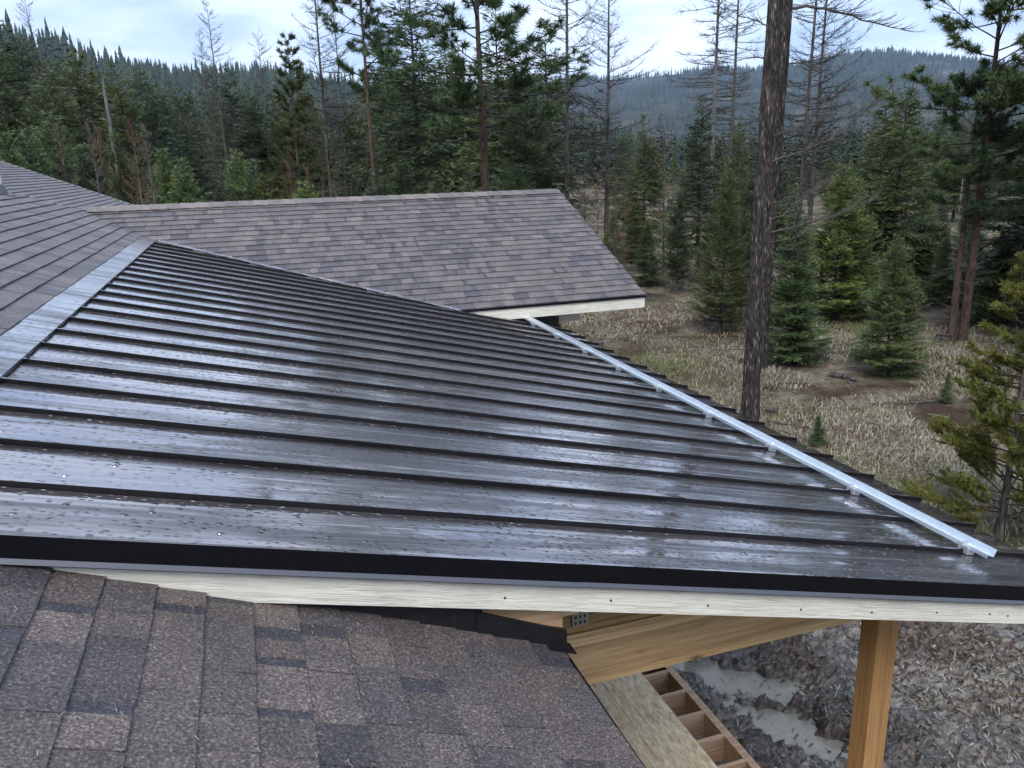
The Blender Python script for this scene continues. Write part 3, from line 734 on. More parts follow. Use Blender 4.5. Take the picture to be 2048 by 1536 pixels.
PUD = [(4.02, 6.28, .42, .20, -.6), (4.22, 5.98, .40, .24, -.4), (4.48, 5.72, .42, .22, -.2), (4.15, 5.48, .34, .17, -.7), (4.30, 5.22, .40, .26, -.6), (4.45, 4.90, .45, .2, -.7), (3.9, 6.6, .3, .15, 0)]
def mud_z(X, Y):
    wx = X+.25*(fbm(X*1.7, Y*1.7+5, 3)-.45); wy = Y+.25*(fbm(X*1.7+8, Y*1.7, 3)-.45)
    rdg = lambda a, b, o: np.clip(1-np.abs(2*fbm(a, b, o)/.94-1)*2.2, 0, 1)
    ridg = .085*rdg(wx*2.6+wy*1.2, wy*5.6-wx*1.5, 3)**1.5+.05*rdg(wx*6.5-wy*3+9, wy*11+wx*2, 2)
    lump = (fbm(X*1.3, Y*1.3+8, 3)-.45)*.16
    clod = (fbm(X*22, Y*26, 2)-.4)*.045*(.4+1.2*fbm(X*2, Y*2, 2))
    z = .05+ridg+lump+clod
    d = np.full(X.shape, 9.0)
    wob = (fbm(X*4+1, Y*4, 3)-.45)*.9+(fbm(X*14+1, Y*14, 2)-.37)*.5
    for cx, cy, a, b, r in PUD:
        c, s = math.cos(r), math.sin(r); u = (X-cx)*c+(Y-cy)*s; v = -(X-cx)*s+(Y-cy)*c
        d = np.minimum(d, np.sqrt((u/a)**2+(v/b)**2)+wob)
    z = z+.035-.17*(1-sstep(.6, 1.25, d))
    edge = np.minimum.reduce([X-2.2, 9.6-X, Y-1.2, 8.3-Y])+(fbm(X, Y, 3)-.5)*1.4
    return z*sstep(0, .8, edge)-.12*(1-sstep(0, .5, edge))
xs = np.concatenate([np.linspace(2.2, 3.3, 14)[:-1], np.linspace(3.3, 8.6, 270), np.linspace(8.62, 10.4, 50)])
ys_ = np.concatenate([np.linspace(1.2, 3.4, 50)[:-1], np.linspace(3.4, 7.4, 230), np.linspace(7.42, 9.2, 60)])
Xg, Yg = np.meshgrid(xs, ys_, indexing='ij'); Zg = mud_z(Xg, Yg)
na = len(ys_); i = np.arange(len(xs)-1)[:, None]*na; j = np.arange(na-1)[None]
q = np.stack([i+j, i+j+na, i+j+na+1, i+j+1], -1).reshape(-1, 4)
obj('mud_yard', np.stack([Xg, Yg, Zg], -1).reshape(-1, 3), q, M['mud'], kind='structure', smooth=True)
t_ = np.linspace(0, 2*np.pi, 40, endpoint=False); V = [(4.25, 5.6, .045)]+[(4.25+1.05*math.cos(a), 5.6+1.55*math.sin(a), .045) for a in t_]
obj('puddle_water', V, [[0, 1+k, 1+(k+1) % 40] for k in range(40)], M['puddle'], kind='structure')
# straw, bark chips and twigs trodden into the mud
def m_attr(name, rough=.8):
    m, nt, b = mat(name); nt.links.new(attr_col(nt), b.inputs['Base Color']); b.inputs['Roughness'].default_value = rough; b.inputs['Specular IOR Level'].default_value = .2; return m
M['litter'] = m_attr('plant_litter')
n = 24000
cx = rng.uniform(3.5, 9.3, n); cy = rng.uniform(2.8, 8.2, n); a = rng.normal(.9, .7, n); ln = rng.uniform(.010, .045, n)*np.where(rng.random(n) < .04, 2.6, 1); wd = rng.uniform(.003, .012, n)
wet = mud_z(cx, cy) < .058; keep = ~wet | (rng.random(n) < .04); cx, cy, a, ln, wd = cx[keep], cy[keep], a[keep], ln[keep], wd[keep]; n = len(cx)
cz = np.maximum(mud_z(cx, cy), .047)+.008
dx, dy = np.cos(a)*ln, np.sin(a)*ln; ox, oy = -np.sin(a)*wd, np.cos(a)*wd; tl = rng.normal(0, .25, n)*ln
V = np.stack([np.stack([cx-dx-ox*.6, cy-dy-oy*.6, cz-tl], -1), np.stack([cx-dx+ox*.6, cy-dy+oy*.6, cz-tl], -1), np.stack([cx+dx+ox, cy+dy+oy, cz+tl], -1), np.stack([cx+dx-ox, cy+dy-oy, cz+tl], -1)], 1).reshape(-1, 3)
F = np.arange(4*n).reshape(n, 4)
pal = np.array([(.34, .27, .18), (.10, .06, .04), (.05, .040, .032), (.20, .135, .085), (.42, .36, .26), (.15, .08, .045), (.24, .225, .205), (.14, .13, .118), (.36, .345, .32)])
brown = fbm(cx*.5+20, cy*.5, 3)+.10*(cx-5.6)+.05*(cy-5) > .50
ci = np.where(brown, rng.choice([0, 1, 2, 2, 3, 5, 5, 1, 4], n), rng.choice([6, 7, 8, 2, 7, 6, 7, 3], n))
C = np.repeat(pal[ci]*np.array([.88, .94, 1.0])*rng.uniform(.5, 1.1, (n, 1)), 4, 0)
obj('mud_litter', V, F, M['litter'], attr=C, kind='stuff', label='straw and bark chips trodden into the wet mud', cat='litter')
# litter lying on the near shingles: short straw needles
n = 420
x_ = rng.uniform(-.9, .95, n); y_ = rng.uniform(1.2, 2.38, n); a = rng.uniform(0, 6.28, n); ln = rng.uniform(.003, .010, n); wd = .0007
z_ = np.array([zM(v) for v in x_])+.0165
dx, dy = np.cos(a)*ln, np.sin(a)*ln; ox, oy = -np.sin(a)*wd, np.cos(a)*wd
V = np.stack([np.stack([x_-dx-ox, y_-dy-oy, z_+dx*PM], -1), np.stack([x_-dx+ox, y_-dy+oy, z_+dx*PM], -1), np.stack([x_+dx+ox, y_+dy+oy, z_-dx*PM], -1), np.stack([x_+dx-ox, y_+dy-oy, z_-dx*PM], -1)], 1).reshape(-1, 3)
obj('straw_bits', V, np.arange(4*n).reshape(n, 4), M['litter'], attr=np.repeat(pal[[0, 4, 3]][rng.integers(0, 3, n)]*1.15, 4, 0), kind='stuff', label='tiny straw needles scattered on the near shingles', cat='litter')

# ------------------------------------------------------------------ GRASS
def grass(n, seed):
    r = np.random.default_rng(seed)
    rad = 7.5*np.exp(r.random(n)**.92*math.log(62/7.5)); az = np.radians(r.uniform(14, 57, n))
    x, y = rad*np.sin(az), rad*np.cos(az)
    ok = ~((x < 5.2) & (y < 16)) & ~((x < 8.4) & (y < 7.4))
    cl = fbm(x*.45, y*.45, 3); ok &= (cl > .30+.22*r.random(n))
    x, y, rad, cl = x[ok], y[ok], rad[ok], cl[ok]; n = len(x)
    patch = fbm(x*.22+40, y*.22, 3)
    nb = 6; wind = .9+1.2*(fbm(x*.25, y*.25+3, 2)-.5)
    Vs, Cs = [], []
    c_straw = np.array([(.34, .30, .215), (.25, .22, .155), (.46, .42, .325), (.15, .122, .083), (.14, .15, .058), (.12, .085, .058)])
    for b in range(nb):
        h = r.uniform(.04, .15, n)*(.5+1.8*(cl-.3)); an = wind+r.normal(0, 1.1, n); ln = r.uniform(.9, 2.6, n)*h
        w = (.0022+.00026*rad)*r.uniform(.7, 1.3, n); px = x+r.normal(0, .07, n); py = y+r.normal(0, .07, n); pz = gz(px, py)
        sx, sy = np.cos(an+1.57)*w, np.sin(an+1.57)*w
        tx, ty = px+np.cos(an)*ln, py+np.sin(an)*ln
        mx, my, mz = px+np.cos(an)*ln*.35, py+np.sin(an)*ln*.35, pz+h*.8
        Vs.append(np.stack([np.stack([px-sx, py-sy, pz-.01], -1), np.stack([px+sx, py+sy, pz-.01], -1), np.stack([mx+sx*.9, my+sy*.9, mz], -1), np.stack([mx-sx*.9, my-sy*.9, mz], -1), np.stack([tx, ty, pz+h*r.uniform(.35, 1.0, n)], -1)], 1))
        g = r.random(n)+2.4*(patch-.47) > .66; br = r.random(n)+2.2*(fbm(x*.3+70, y*.3+9, 3)-.47) > .86
        c = c_straw[np.where(g, 4, np.where(br, 5, r.integers(0, 4, n)))]*r.uniform(.7, 1.15, (n, 1))*(1+.5*(cl[:, None]-.5))
        Cs.append(np.repeat(c, 5, 0))
    V = np.concatenate(Vs).reshape(-1, 3); k = np.arange(len(V)//5)[:, None]*5
    F = np.concatenate([k+[0, 1, 2], k+[0, 2, 3], k+[3, 2, 4]])
    return V, F, np.concatenate(Cs)
M['grass'] = m_attr('dry_grass_blades', .7)
V, F, C = grass(56000, 3)
obj('dry_grass', V, F, M['grass'], attr=C, kind='stuff', origin=(12, 18, 0), label='long dry straw coloured grass covering the forest clearing', cat='grass')

# ------------------------------------------------------------------ TREES: prototypes share mesh data
M['bark_big'] = m_bark('plated_bark', (.008, .007, .007), (.060, .048, .043), (.30, .27, .25), 15, 2.5)
M['bark'] = m_bark('grey_bark', (.026, .022, .019), (.115, .100, .090), (.2, .18, .17), 10, 1.6, False)
M['bark_red'] = m_bark('red_brown_bark', (.025, .016, .012), (.105, .068, .050), (.3, .2, .15), 10, 1.8, False)
M['bark_grey'] = m_bark('weathered_silver_bark', (.06, .055, .05), (.20, .185, .175), (.4, .38, .36), 12, 1.2, False)
M['twig'] = m_attr('bare_twigs', .8)
M['fir'] = m_foliage('fir_needles', (1, 1, 1))
M['pine'] = M['pine']
FIR_A = np.array((.112, .148, .068)); FIR_B = np.array((.092, .126, .066)); FIR_Y = np.array((.145, .205, .082)); PON = np.array((.098, .148, .066)); LOD = np.array((.15, .165, .046)); DEADC = np.array((.115, .085, .068))

def trunk_mesh(name, H, r0, mt, seed, sides=10, bend=.0, rings=26, rough=0.0, flare=.35, rtop=.02, broken=False):
    r = np.random.default_rng(seed); t = np.linspace(0, 1, rings)**1.15
    ph = r.random(4)*6.28
    X = bend*H*(np.sin(t*2.6+ph[0])-np.sin(ph[0]))*.5; Y = bend*H*(np.sin(t*2.1+ph[1])-np.sin(ph[1]))*.5
    pts = np.stack([X, Y, -.25+t*(H+.25)], -1)
    rad = r0*((1-t)**.85*(1-rtop)+rtop)*(1+flare*np.exp(-t*H/.5))
    V, F = tube(pts, rad, sides)
    if rough:
        a = np.tile(np.arange(sides), rings); zz = np.repeat(pts[:, 2], sides); c = np.repeat(pts, sides, 0)
        nz = fbm(a*1.0+seed*3.1, zz*2.2, 3)-.45; V = c+(V-c)*(1+rough*nz[:, None])
    if broken:
        top = np.arange((rings-1)*sides, rings*sides); V[top, 2] += r.uniform(-.3, .35, sides)
    return make_mesh(name, V, F, mt, smooth=True), pts, rad
def diamonds(tb, B, D, Wd, ln, wd, col, m=0):
    """flat needle sprays: base B, dir D, side Wd (n,3)"""
    n = len(B)
    V = np.stack([B, B+D*(ln*.45)[:, None]+Wd*wd[:, None], B+D*ln[:, None], B+D*(ln*.45)[:, None]-Wd*wd[:, None]], 1).reshape(-1, 3)
    k = np.arange(n)[:, None]*4; F = np.concatenate([k+[0, 1, 2], k+[0, 2, 3]])
    tb.add(V, F, m, np.repeat(col, 4, 0))
def spikes(tb, B, D, ln, wd, col, m=0, r=None):
    n = len(B); s = np.cross(D, r.normal(size=(n, 3))); s /= np.linalg.norm(s, axis=1)[:, None]+1e-9
    V = np.stack([B-s*wd[:, None], B+s*wd[:, None], B+D*ln[:, None]], 1).reshape(-1, 3)
    tb.add(V, np.arange(3*n).reshape(n, 3), m, np.repeat(col, 3, 0))
def nrm(v): return v/(np.linalg.norm(v, axis=-1, keepdims=True)+1e-9)
def branch_curve(base, az, el, L, droop, upturn, r, n=7):
    s = np.linspace(0, 1, n); d = np.array([math.cos(az)*math.cos(el), math.sin(az)*math.cos(el), math.sin(el)])
    p = base+d*(s*L)[:, None]; p[:, 2] += -droop*L*s**2+upturn*L*s**3
    p += np.cumsum(r.normal(0, .012*L, (n, 3)), 0)*s[:, None]
    return p
def along(p, s):
    n = len(p)-1; x = s*n; i = np.minimum(x.astype(int), n-1); f = (x-i)[:, None]
    return p[i]*(1-f)+p[i+1]*f, nrm(p[i+1]-p[i])

def fir(name, seed, H=10., R=.20, start=.10, col=FIR_A, nwh=38, nb=6, droop=.18, up=.12, el0=-.15, el1=.75, tw=.105, wd=.030, gaps=.1, shape=.85, r0=None, tipc=1.0, vary=.22):
    r = np.random.default_rng(seed); tb = TB()
    r0 = r0 or H*.013
    tm, tp, tr = trunk_mesh(name+'_trunk', H, r0, M['bark'], seed, 8, .01)
    ts = np.linspace(start, .985, nwh)
    Bs, Ds, Ws, Ls, Wd, Cs = [], [], [], [], [], []
    lop = r.uniform(0, 6.28)
    for t in ts:
        z = t*H; c = np.array([np.interp(z, tp[:, 2], tp[:, 0]), np.interp(z, tp[:, 2], tp[:, 1]), z])
        k = (t-start)/(1-start)
        for b in range(nb if t < .9 else 4):
            if r.random() < gaps: continue
            az = r.uniform(0, 6.28); L = H*R*((1-k)**shape)*r.uniform(.62, 1.22)*(1+.12*math.cos(az-lop))+.035*H*(.5+.5*r.random())*(1-.5*k)
            if k < .12: L *= .7+.3*k/.12
            el = el0+(el1-el0)*k**1.3+r.normal(0, .12)
            p = branch_curve(c, az, el, L, droop*(1-k*.6), up, r)
            V, F = tube(p, np.linspace(r0*.22*(1-k*.7)+.004, .003, 7), 3); tb.add(V, F, 1, (.05, .038, .03))
            nt_ = max(4, int(L/tw*2*(H/10)**-.9)); s = np.sort(r.uniform(.12, 1.0, nt_)); q, d = along(p, s)
            side = nrm(np.cross(d, [0, 0, 1.0])); sg = np.where(np.arange(nt_) % 2 == 0, 1, -1)[:, None]
            tl = (.36*L*(1-s)**.8+.045*H*.5)*r.uniform(.6, 1.2, nt_)
            dd = nrm(d*r.uniform(.45, .9, (nt_, 1))+side*sg*r.uniform(.6, 1.0, (nt_, 1))+np.array([0, 0, -.12])+r.normal(0, .13, (nt_, 3)))
            seg = .016*H
            for m_ in range(4):
                ok = tl > seg*m_*1.0
                if not ok.any(): break
                n = ok.sum(); Bq = q[ok]+dd[ok]*(seg*m_)+r.normal(0, .004*H*.3, (n, 3))
                dj = nrm(dd[ok]+r.normal(0, .22, (n, 3))); wv = nrm(np.cross(dj, nrm(np.array([0, 0, 1.0])+r.normal(0, .5, (n, 3)))))
                Bs.append(Bq); Ds.append(dj); Ws.append(wv); Ls.append(np.minimum(tl[ok]-seg*m_+seg*.5, seg*1.7)*r.uniform(.8, 1.2, n)); Wd.append(np.full(n, wd*H/10)*r.uniform(.6, 1.25, n))
                Cs.append(col*r.uniform(1-vary, 1+vary, (n, 1))*np.array([r.uniform(.9, 1.12), 1, r.uniform(.9, 1.1)])*(tipc if m_ >= 2 else 1.0))
    diamonds(tb, np.vstack(Bs), np.vstack(Ds), np.vstack(Ws), np.concatenate(Ls), np.concatenate(Wd), np.vstack(Cs))
    return tm, tb.mesh(name+'_crown', [M['fir'], M['twig']]), H, 'crown'
def lodgepole(name, seed, H=4.5, R=.17, start=.08, col=LOD, nbr=95, el=.55, nl=.085, r0=None, shape=.7, gaps=0, per=9, dens=44):
    r = np.random.default_rng(seed); tb = TB(); r0 = r0 or H*.014
    tm, tp, tr = trunk_mesh(name+'_trunk', H, r0, M['bark'], seed, 8, .015)
    Bs, Ds, Ls, Cs = [], [], [], []
    for t in np.linspace(start, .99, nbr):
        k = (t-start)/(1-start); z = t*H; c = np.array([np.interp(z, tp[:, 2], tp[:, 0]), np.interp(z, tp[:, 2], tp[:, 1]), z])
        if r.random() < gaps: continue
        L = H*R*((1-k)**shape)*r.uniform(.5, 1.25)+.05*H*(1-.5*k); az = r.uniform(0, 6.28)
        p = branch_curve(c, az, el*(.2+.8*k)+r.normal(0, .15), L, .05, .15, r)
        V, F = tube(p, np.linspace(r0*.2+.003, .003, 7), 3); tb.add(V, F, 1, (.07, .05, .035))
        subs = [(p, .35)]
        for sidx in r.uniform(.3, .9, per):
            q, d = along(p, np.array([sidx])); dv = nrm(d[0]+nrm(np.cross(d[0], [0, 0, 1]))*r.choice([-1, 1])*r.uniform(.5, .9)+np.array([0, 0, .35])+r.normal(0, .12, 3))
            l2 = L*r.uniform(.22, .42)*(1.15-sidx*.5)
            subs.append((np.array([q[0], q[0]+dv*l2*.5+[0, 0, .02*l2], q[0]+dv*l2+[0, 0, .12*l2]]), .05))
        for pts, s0 in subs:
            ll = np.linalg.norm(np.diff(pts, axis=0), axis=1).sum(); n = max(8, int(ll*dens*4.5/H*5))
            s = r.uniform(s0, 1.0, n); q, d = along(pts, s)
            rad = nrm(np.cross(d, r.normal(size=(n, 3)))); dd = nrm(d*r.uniform(.5, 1.1, (n, 1))+rad*r.uniform(.5, 1.0, (n, 1)))
            Bs.append(q); Ds.append(dd); Ls.append(r.uniform(.7, 1.25, n)*nl*H/4.5); Cs.append(col*r.uniform(.72, 1.3, (n, 1))*np.array([r.uniform(.85, 1.2), 1, 1]))
    ln = np.concatenate(Ls); spikes(tb, np.vstack(Bs), np.vstack(Ds), ln, ln*.11, np.vstack(Cs), 0, r)
    return tm, tb.mesh(name+'_crown', [M['fir'], M['twig']]), H, 'crown'
def ponderosa(name, seed, H=18., R=.16, start=.45, col=PON, nbr=46, r0=.17, nl=.30, tufts=14, mt='bark_red', bend=.012, needles=52, stubs=10):
    r = np.random.default_rng(seed); tb = TB()
    tm, tp, tr = trunk_mesh(name+'_trunk', H, r0, M[mt], seed, 14, bend, 40, .12)
    Bs, Ds, Ls, Cs = [], [], [], []
    def cen(z): return np.array([np.interp(z, tp[:, 2], tp[:, 0]), np.interp(z, tp[:, 2], tp[:, 1]), z])
    for t in np.linspace(start, .98, nbr):
        k = (t-start)/(1-start); L = H*R*(.35+.65*math.sin(math.pi*min(1, .22+k*.78)))*r.uniform(.5, 1.2); az = r.uniform(0, 6.28)
        p = branch_curve(cen(t*H), az, .05+.5*k+r.normal(0, .2), L, .22*(1-k), .30, r, 8)
        V, F = tube(p, np.linspace(.035*(1-k*.6)*H/18+.006, .008, 8), 4); tb.add(V, F, 1, (.045, .033, .026))
        ends = [(p[-1], nrm(p[-1]-p[-2]))]
        for _ in range(tufts):
            s = np.array([r.uniform(.35, 1.0)]); q, d = along(p, s)
            dv = nrm(d[0]+nrm(np.cross(d[0], [0, 0, 1]))*r.choice([-1, 1])*r.uniform(.3, 1.0)+np.array([0, 0, .25])+r.normal(0, .25, 3)); l2 = L*r.uniform(.12, .32)
            e = q[0]+dv*l2; V, F = tube(np.array([q[0], (q[0]+e)/2-[0, 0, .03*l2], e]), [.011, .009, .006], 3); tb.add(V, F, 1, (.05, .036, .028)); ends.append((e, dv))
        for e, d in ends:
            n = needles; v = nrm(d*r.uniform(-.2, 1.2, (n, 1))+nrm(r.normal(size=(n, 3)))*r.uniform(.5, 1.0, (n, 1))+np.array([0, 0, -.08]))
            Bs.append(e-d*r.uniform(0, .28, (n, 1))*nl*1.4); Ds.append(v); Ls.append(r.uniform(.7, 1.2, n)*nl); Cs.append(col*r.uniform(.7, 1.35, (n, 1))*r.uniform(.85, 1.15))
    for _ in range(stubs):                                    # dead lower stubs
        z = r.uniform(.12, start)*H; az = r.uniform(0, 6.28); L = r.uniform(.3, 1.1); p = branch_curve(cen(z), az, r.normal(.1, .3), L, .1, .2, r)
        V, F = tube(p, np.linspace(.02, .004, 7), 3); tb.add(V, F, 1, (.12, .11, .10))
    ln = np.concatenate(Ls); spikes(tb, np.vstack(Bs), np.vstack(Ds), ln, ln*.05+.003, np.vstack(Cs), 0, r)
    return tm, tb.mesh(name+'_crown', [M['fir'], M['twig']]), H, 'crown'
def larch(name, seed, H=20., R=.13, start=.30, nbr=95, r0=.16, col=(.060, .052, .046), twig=1.0, mt='bark', up=.18, el0=-.05, fuzz=0, droop=.16, shape=.8, thick=1.0, bend=.012, sub=1.0, wild=.0):
    r = np.random.default_rng(seed); tb = TB(); col = np.array(col)
    tm, tp, tr = trunk_mesh(name+'_trunk', H, r0, M[mt], seed, 9, bend, 36)
    Bs, Ds, Ls, Ws, Cs = [], [], [], [], []
    for t in np.linspace(start, .985, nbr):
        k = (t-start)/(1-start); z = t*H; c = np.array([np.interp(z, tp[:, 2], tp[:, 0]), np.interp(z, tp[:, 2], tp[:, 1]), z]); az = r.uniform(0, 6.28)
        L = H*R*((1-k)**shape*min(1, .45+k*3))*r.uniform(.45, 1.25)+.02*H
        if r.random() < wild: L *= 1.7
        p = branch_curve(c, az, el0+.75*k**1.5+r.normal(0, .15), L, droop*(1-k), up+wild*r.normal(0, .3), r, 8)
        rb = (.016*H/20*(1-k)+.006)*thick
        V, F = tube(p, np.linspace(rb, .004*thick, 8), 3); tb.add(V, F, 0, col*r.uniform(.8, 1.2))
        n = int(L*11*twig*20/H*.8)+3; s = r.uniform(.15, 1.0, n); q, d = along(p, s)
        side = nrm(np.cross(d, [0, 0, 1.0])); sg = r.choice([-1, 1], n)[:, None]
        dd = nrm(d*r.uniform(.4, 1.0, (n, 1))+side*sg*r.uniform(.4, 1.0, (n, 1))+np.array([0, 0, .12])+r.normal(0, .2, (n, 3))); l2 = (.30*L*(1-s*.6)*r.uniform(.4, 1.2, n)+.012*H)*sub
        Bs.append(q); Ds.append(dd); Ls.append(l2); Ws.append(np.full(n, .0065*thick*H/20+.0015)); Cs.append(np.tile(col*1.1, (n, 1))*r.uniform(.7, 1.3, (n, 1)))
        for rep in range(2+fuzz):                             # finer twigs
            f = r.uniform(.2, 1.0, (n, 1)); q2 = q+dd*l2[:, None]*f; d2 = nrm(dd+r.normal(0, .7, (n, 3)))
            Bs.append(q2); Ds.append(d2); Ls.append(l2*r.uniform(.2, .5, n)); Ws.append(np.full(n, .0045*thick*H/20+.001)); Cs.append(np.tile(col*1.2, (n, 1))*r.uniform(.7, 1.3, (n, 1)))
    spikes(tb, np.vstack(Bs), np.vstack(Ds), np.concatenate(Ls), np.concatenate(Ws), np.vstack(Cs), 0, r)
    return tm, tb.mesh(name+'_branches', [M['twig']]), H, 'branches'

P = {}
for i in range(4):
    P['fir%d' % i] = fir('fir', 20+i, R=[.20, .17, .225, .185][i], col=[FIR_A, FIR_B, FIR_B*1.1, FIR_A*.9][i], start=[.10, .16, .12, .2][i], nwh=40, nb=6, gaps=[.10, .18, .14, .22][i], vary=.3)
for i in range(2):
    P['oldfir%d' % i] = fir('old_fir', 30+i, H=20., R=[.165, .15][i], col=[FIR_A*1.1, FIR_B][i], start=.22, nwh=54, nb=6, gaps=.28, shape=.62, droop=.24, up=.16, el0=-.2, el1=.55, tw=.15, wd=.026, vary=.35, r0=.2)
for i in range(3):
    P['youngfir%d' % i] = fir('young_fir', 40+i, H=4., R=[.30, .27, .24][i], col=[FIR_Y*.9, FIR_Y, FIR_A*1.15][i], start=.05, nwh=36, nb=7, gaps=.08, shape=.85, droop=.1, up=.16, el0=.02, el1=.8, tw=.070, wd=.030, tipc=1.35, vary=.25, r0=.045)
P['palefir'] = fir('pale_fir', 45, H=4., R=.24, col=np.array((.115, .135, .082)), start=.06, nwh=30, nb=5, gaps=.2, tw=.09, wd=.024, tipc=1.3, vary=.3, r0=.045, el0=.0)
for i in (0, 2): P['lodge%d' % i] = fir('bushy_pine', 50+i, H=4.5, R=[.23, 0, .18][i], col=np.array([(.118, .142, .055), 0, (.098, .125, .055)][i]), start=[.07, 0, .14][i], nwh=40, nb=6, gaps=.15, shape=.75, droop=.0, up=.22, el0=.15, el1=.95, tw=.060, wd=.019, vary=.35, tipc=1.25, r0=.05)
P['lodge1'] = lodgepole('lodgepole', 51, col=LOD, R=.23, nbr=130, per=11, dens=46, nl=.075, el=.35, shape=.8)
P['lodgetall'] = lodgepole('tall_lodgepole', 55, H=14., R=.085, start=.22, col=LOD*.8, nbr=120, el=.35, nl=.075, shape=.45, gaps=.2, per=6, dens=30, r0=.12)
for i in range(3): P['pond%d' % i] = ponderosa('ponderosa', 60+i, nbr=[46, 34, 52][i], R=[.16, .14, .17][i], start=[.45, .55, .38][i])
P['pondlow'] = ponderosa('low_ponderosa', 66, H=9., R=.20, start=.50, nbr=46, r0=.15, nl=.24, tufts=12, needles=50, stubs=14)
for i in range(4): P['larch%d' % i] = larch('bare_larch', 70+i, R=[.13, .16, .12, .14][i], start=[.3, .22, .42, .25][i], col=[(.060, .052, .046), (.055, .046, .040), (.085, .078, .07), (.05, .042, .036)][i], mt=['bark', 'bark', 'bark_grey', 'bark'][i], thick=1.7, droop=[.16, .05, .2, .1][i], wild=[0, .1, .05, .15][i], up=[.18, .26, .16, .22][i])
for i in range(3): P['deadlarch%d' % i] = larch('dead_young_larch', 80+i, H=7., R=[.13, .12, .15][i], start=.12, nbr=80, r0=.055, col=[(.135, .105, .085), (.155, .13, .11), (.165, .10, .065)][i], twig=1.2, mt='bark_grey', fuzz=1, up=.25, el0=.25, thick=1.5)
_tm, _, _ = trunk_mesh('snag_trunk', 8., .13, M['bark_grey'], 90, 9, .012, 24, .1, .2, .35, True); P['snag'] = (_tm, None, 8., None)

CROWN_NAMES = {}
def tree(kind, name, x, y, H, label, cat='tree', group=None, rot=None, lean=(0, 0), widen=1.0):
    tm, cm, h, part = P[kind]
    o = empty(name, (x, y, float(gz(x, y))), label, cat, group)
    s = H/h; o.scale = (s*widen, s*widen, s); o.rotation_euler = (lean[1], lean[0], rng.uniform(0, 6.28) if rot is None else rot)
    t = bpy.data.objects.new('trunk', tm); COL.objects.link(t); t.parent = o
    if cm is not None:
        c = bpy.data.objects.new(part, cm); COL.objects.link(c); c.parent = o
    return o
def tree_top(kind, name, u, vtop, D, label, cat='tree', group=None, H=None, uh=None, **kw):
    x, y = at_range(u if uh is None else uh, D)
    if H is None: H = z_at(u, vtop, D)-float(gz(x, y))
    return tree(kind, name, x, y, H, label, cat, group, **kw)
def tree_base(kind, name, u, v, vtop, label, cat='tree', group=None, utop=None, **kw):
    p = on_ground(u, v, 0.0); p = on_ground(u, v, float(gz(p[0], p[1])))
    D = math.hypot(p[0], p[1]); H = z_at(utop or u, vtop, D)-p[2]
    return tree(kind, name, p[0], p[1], H, label, cat, group, **kw)

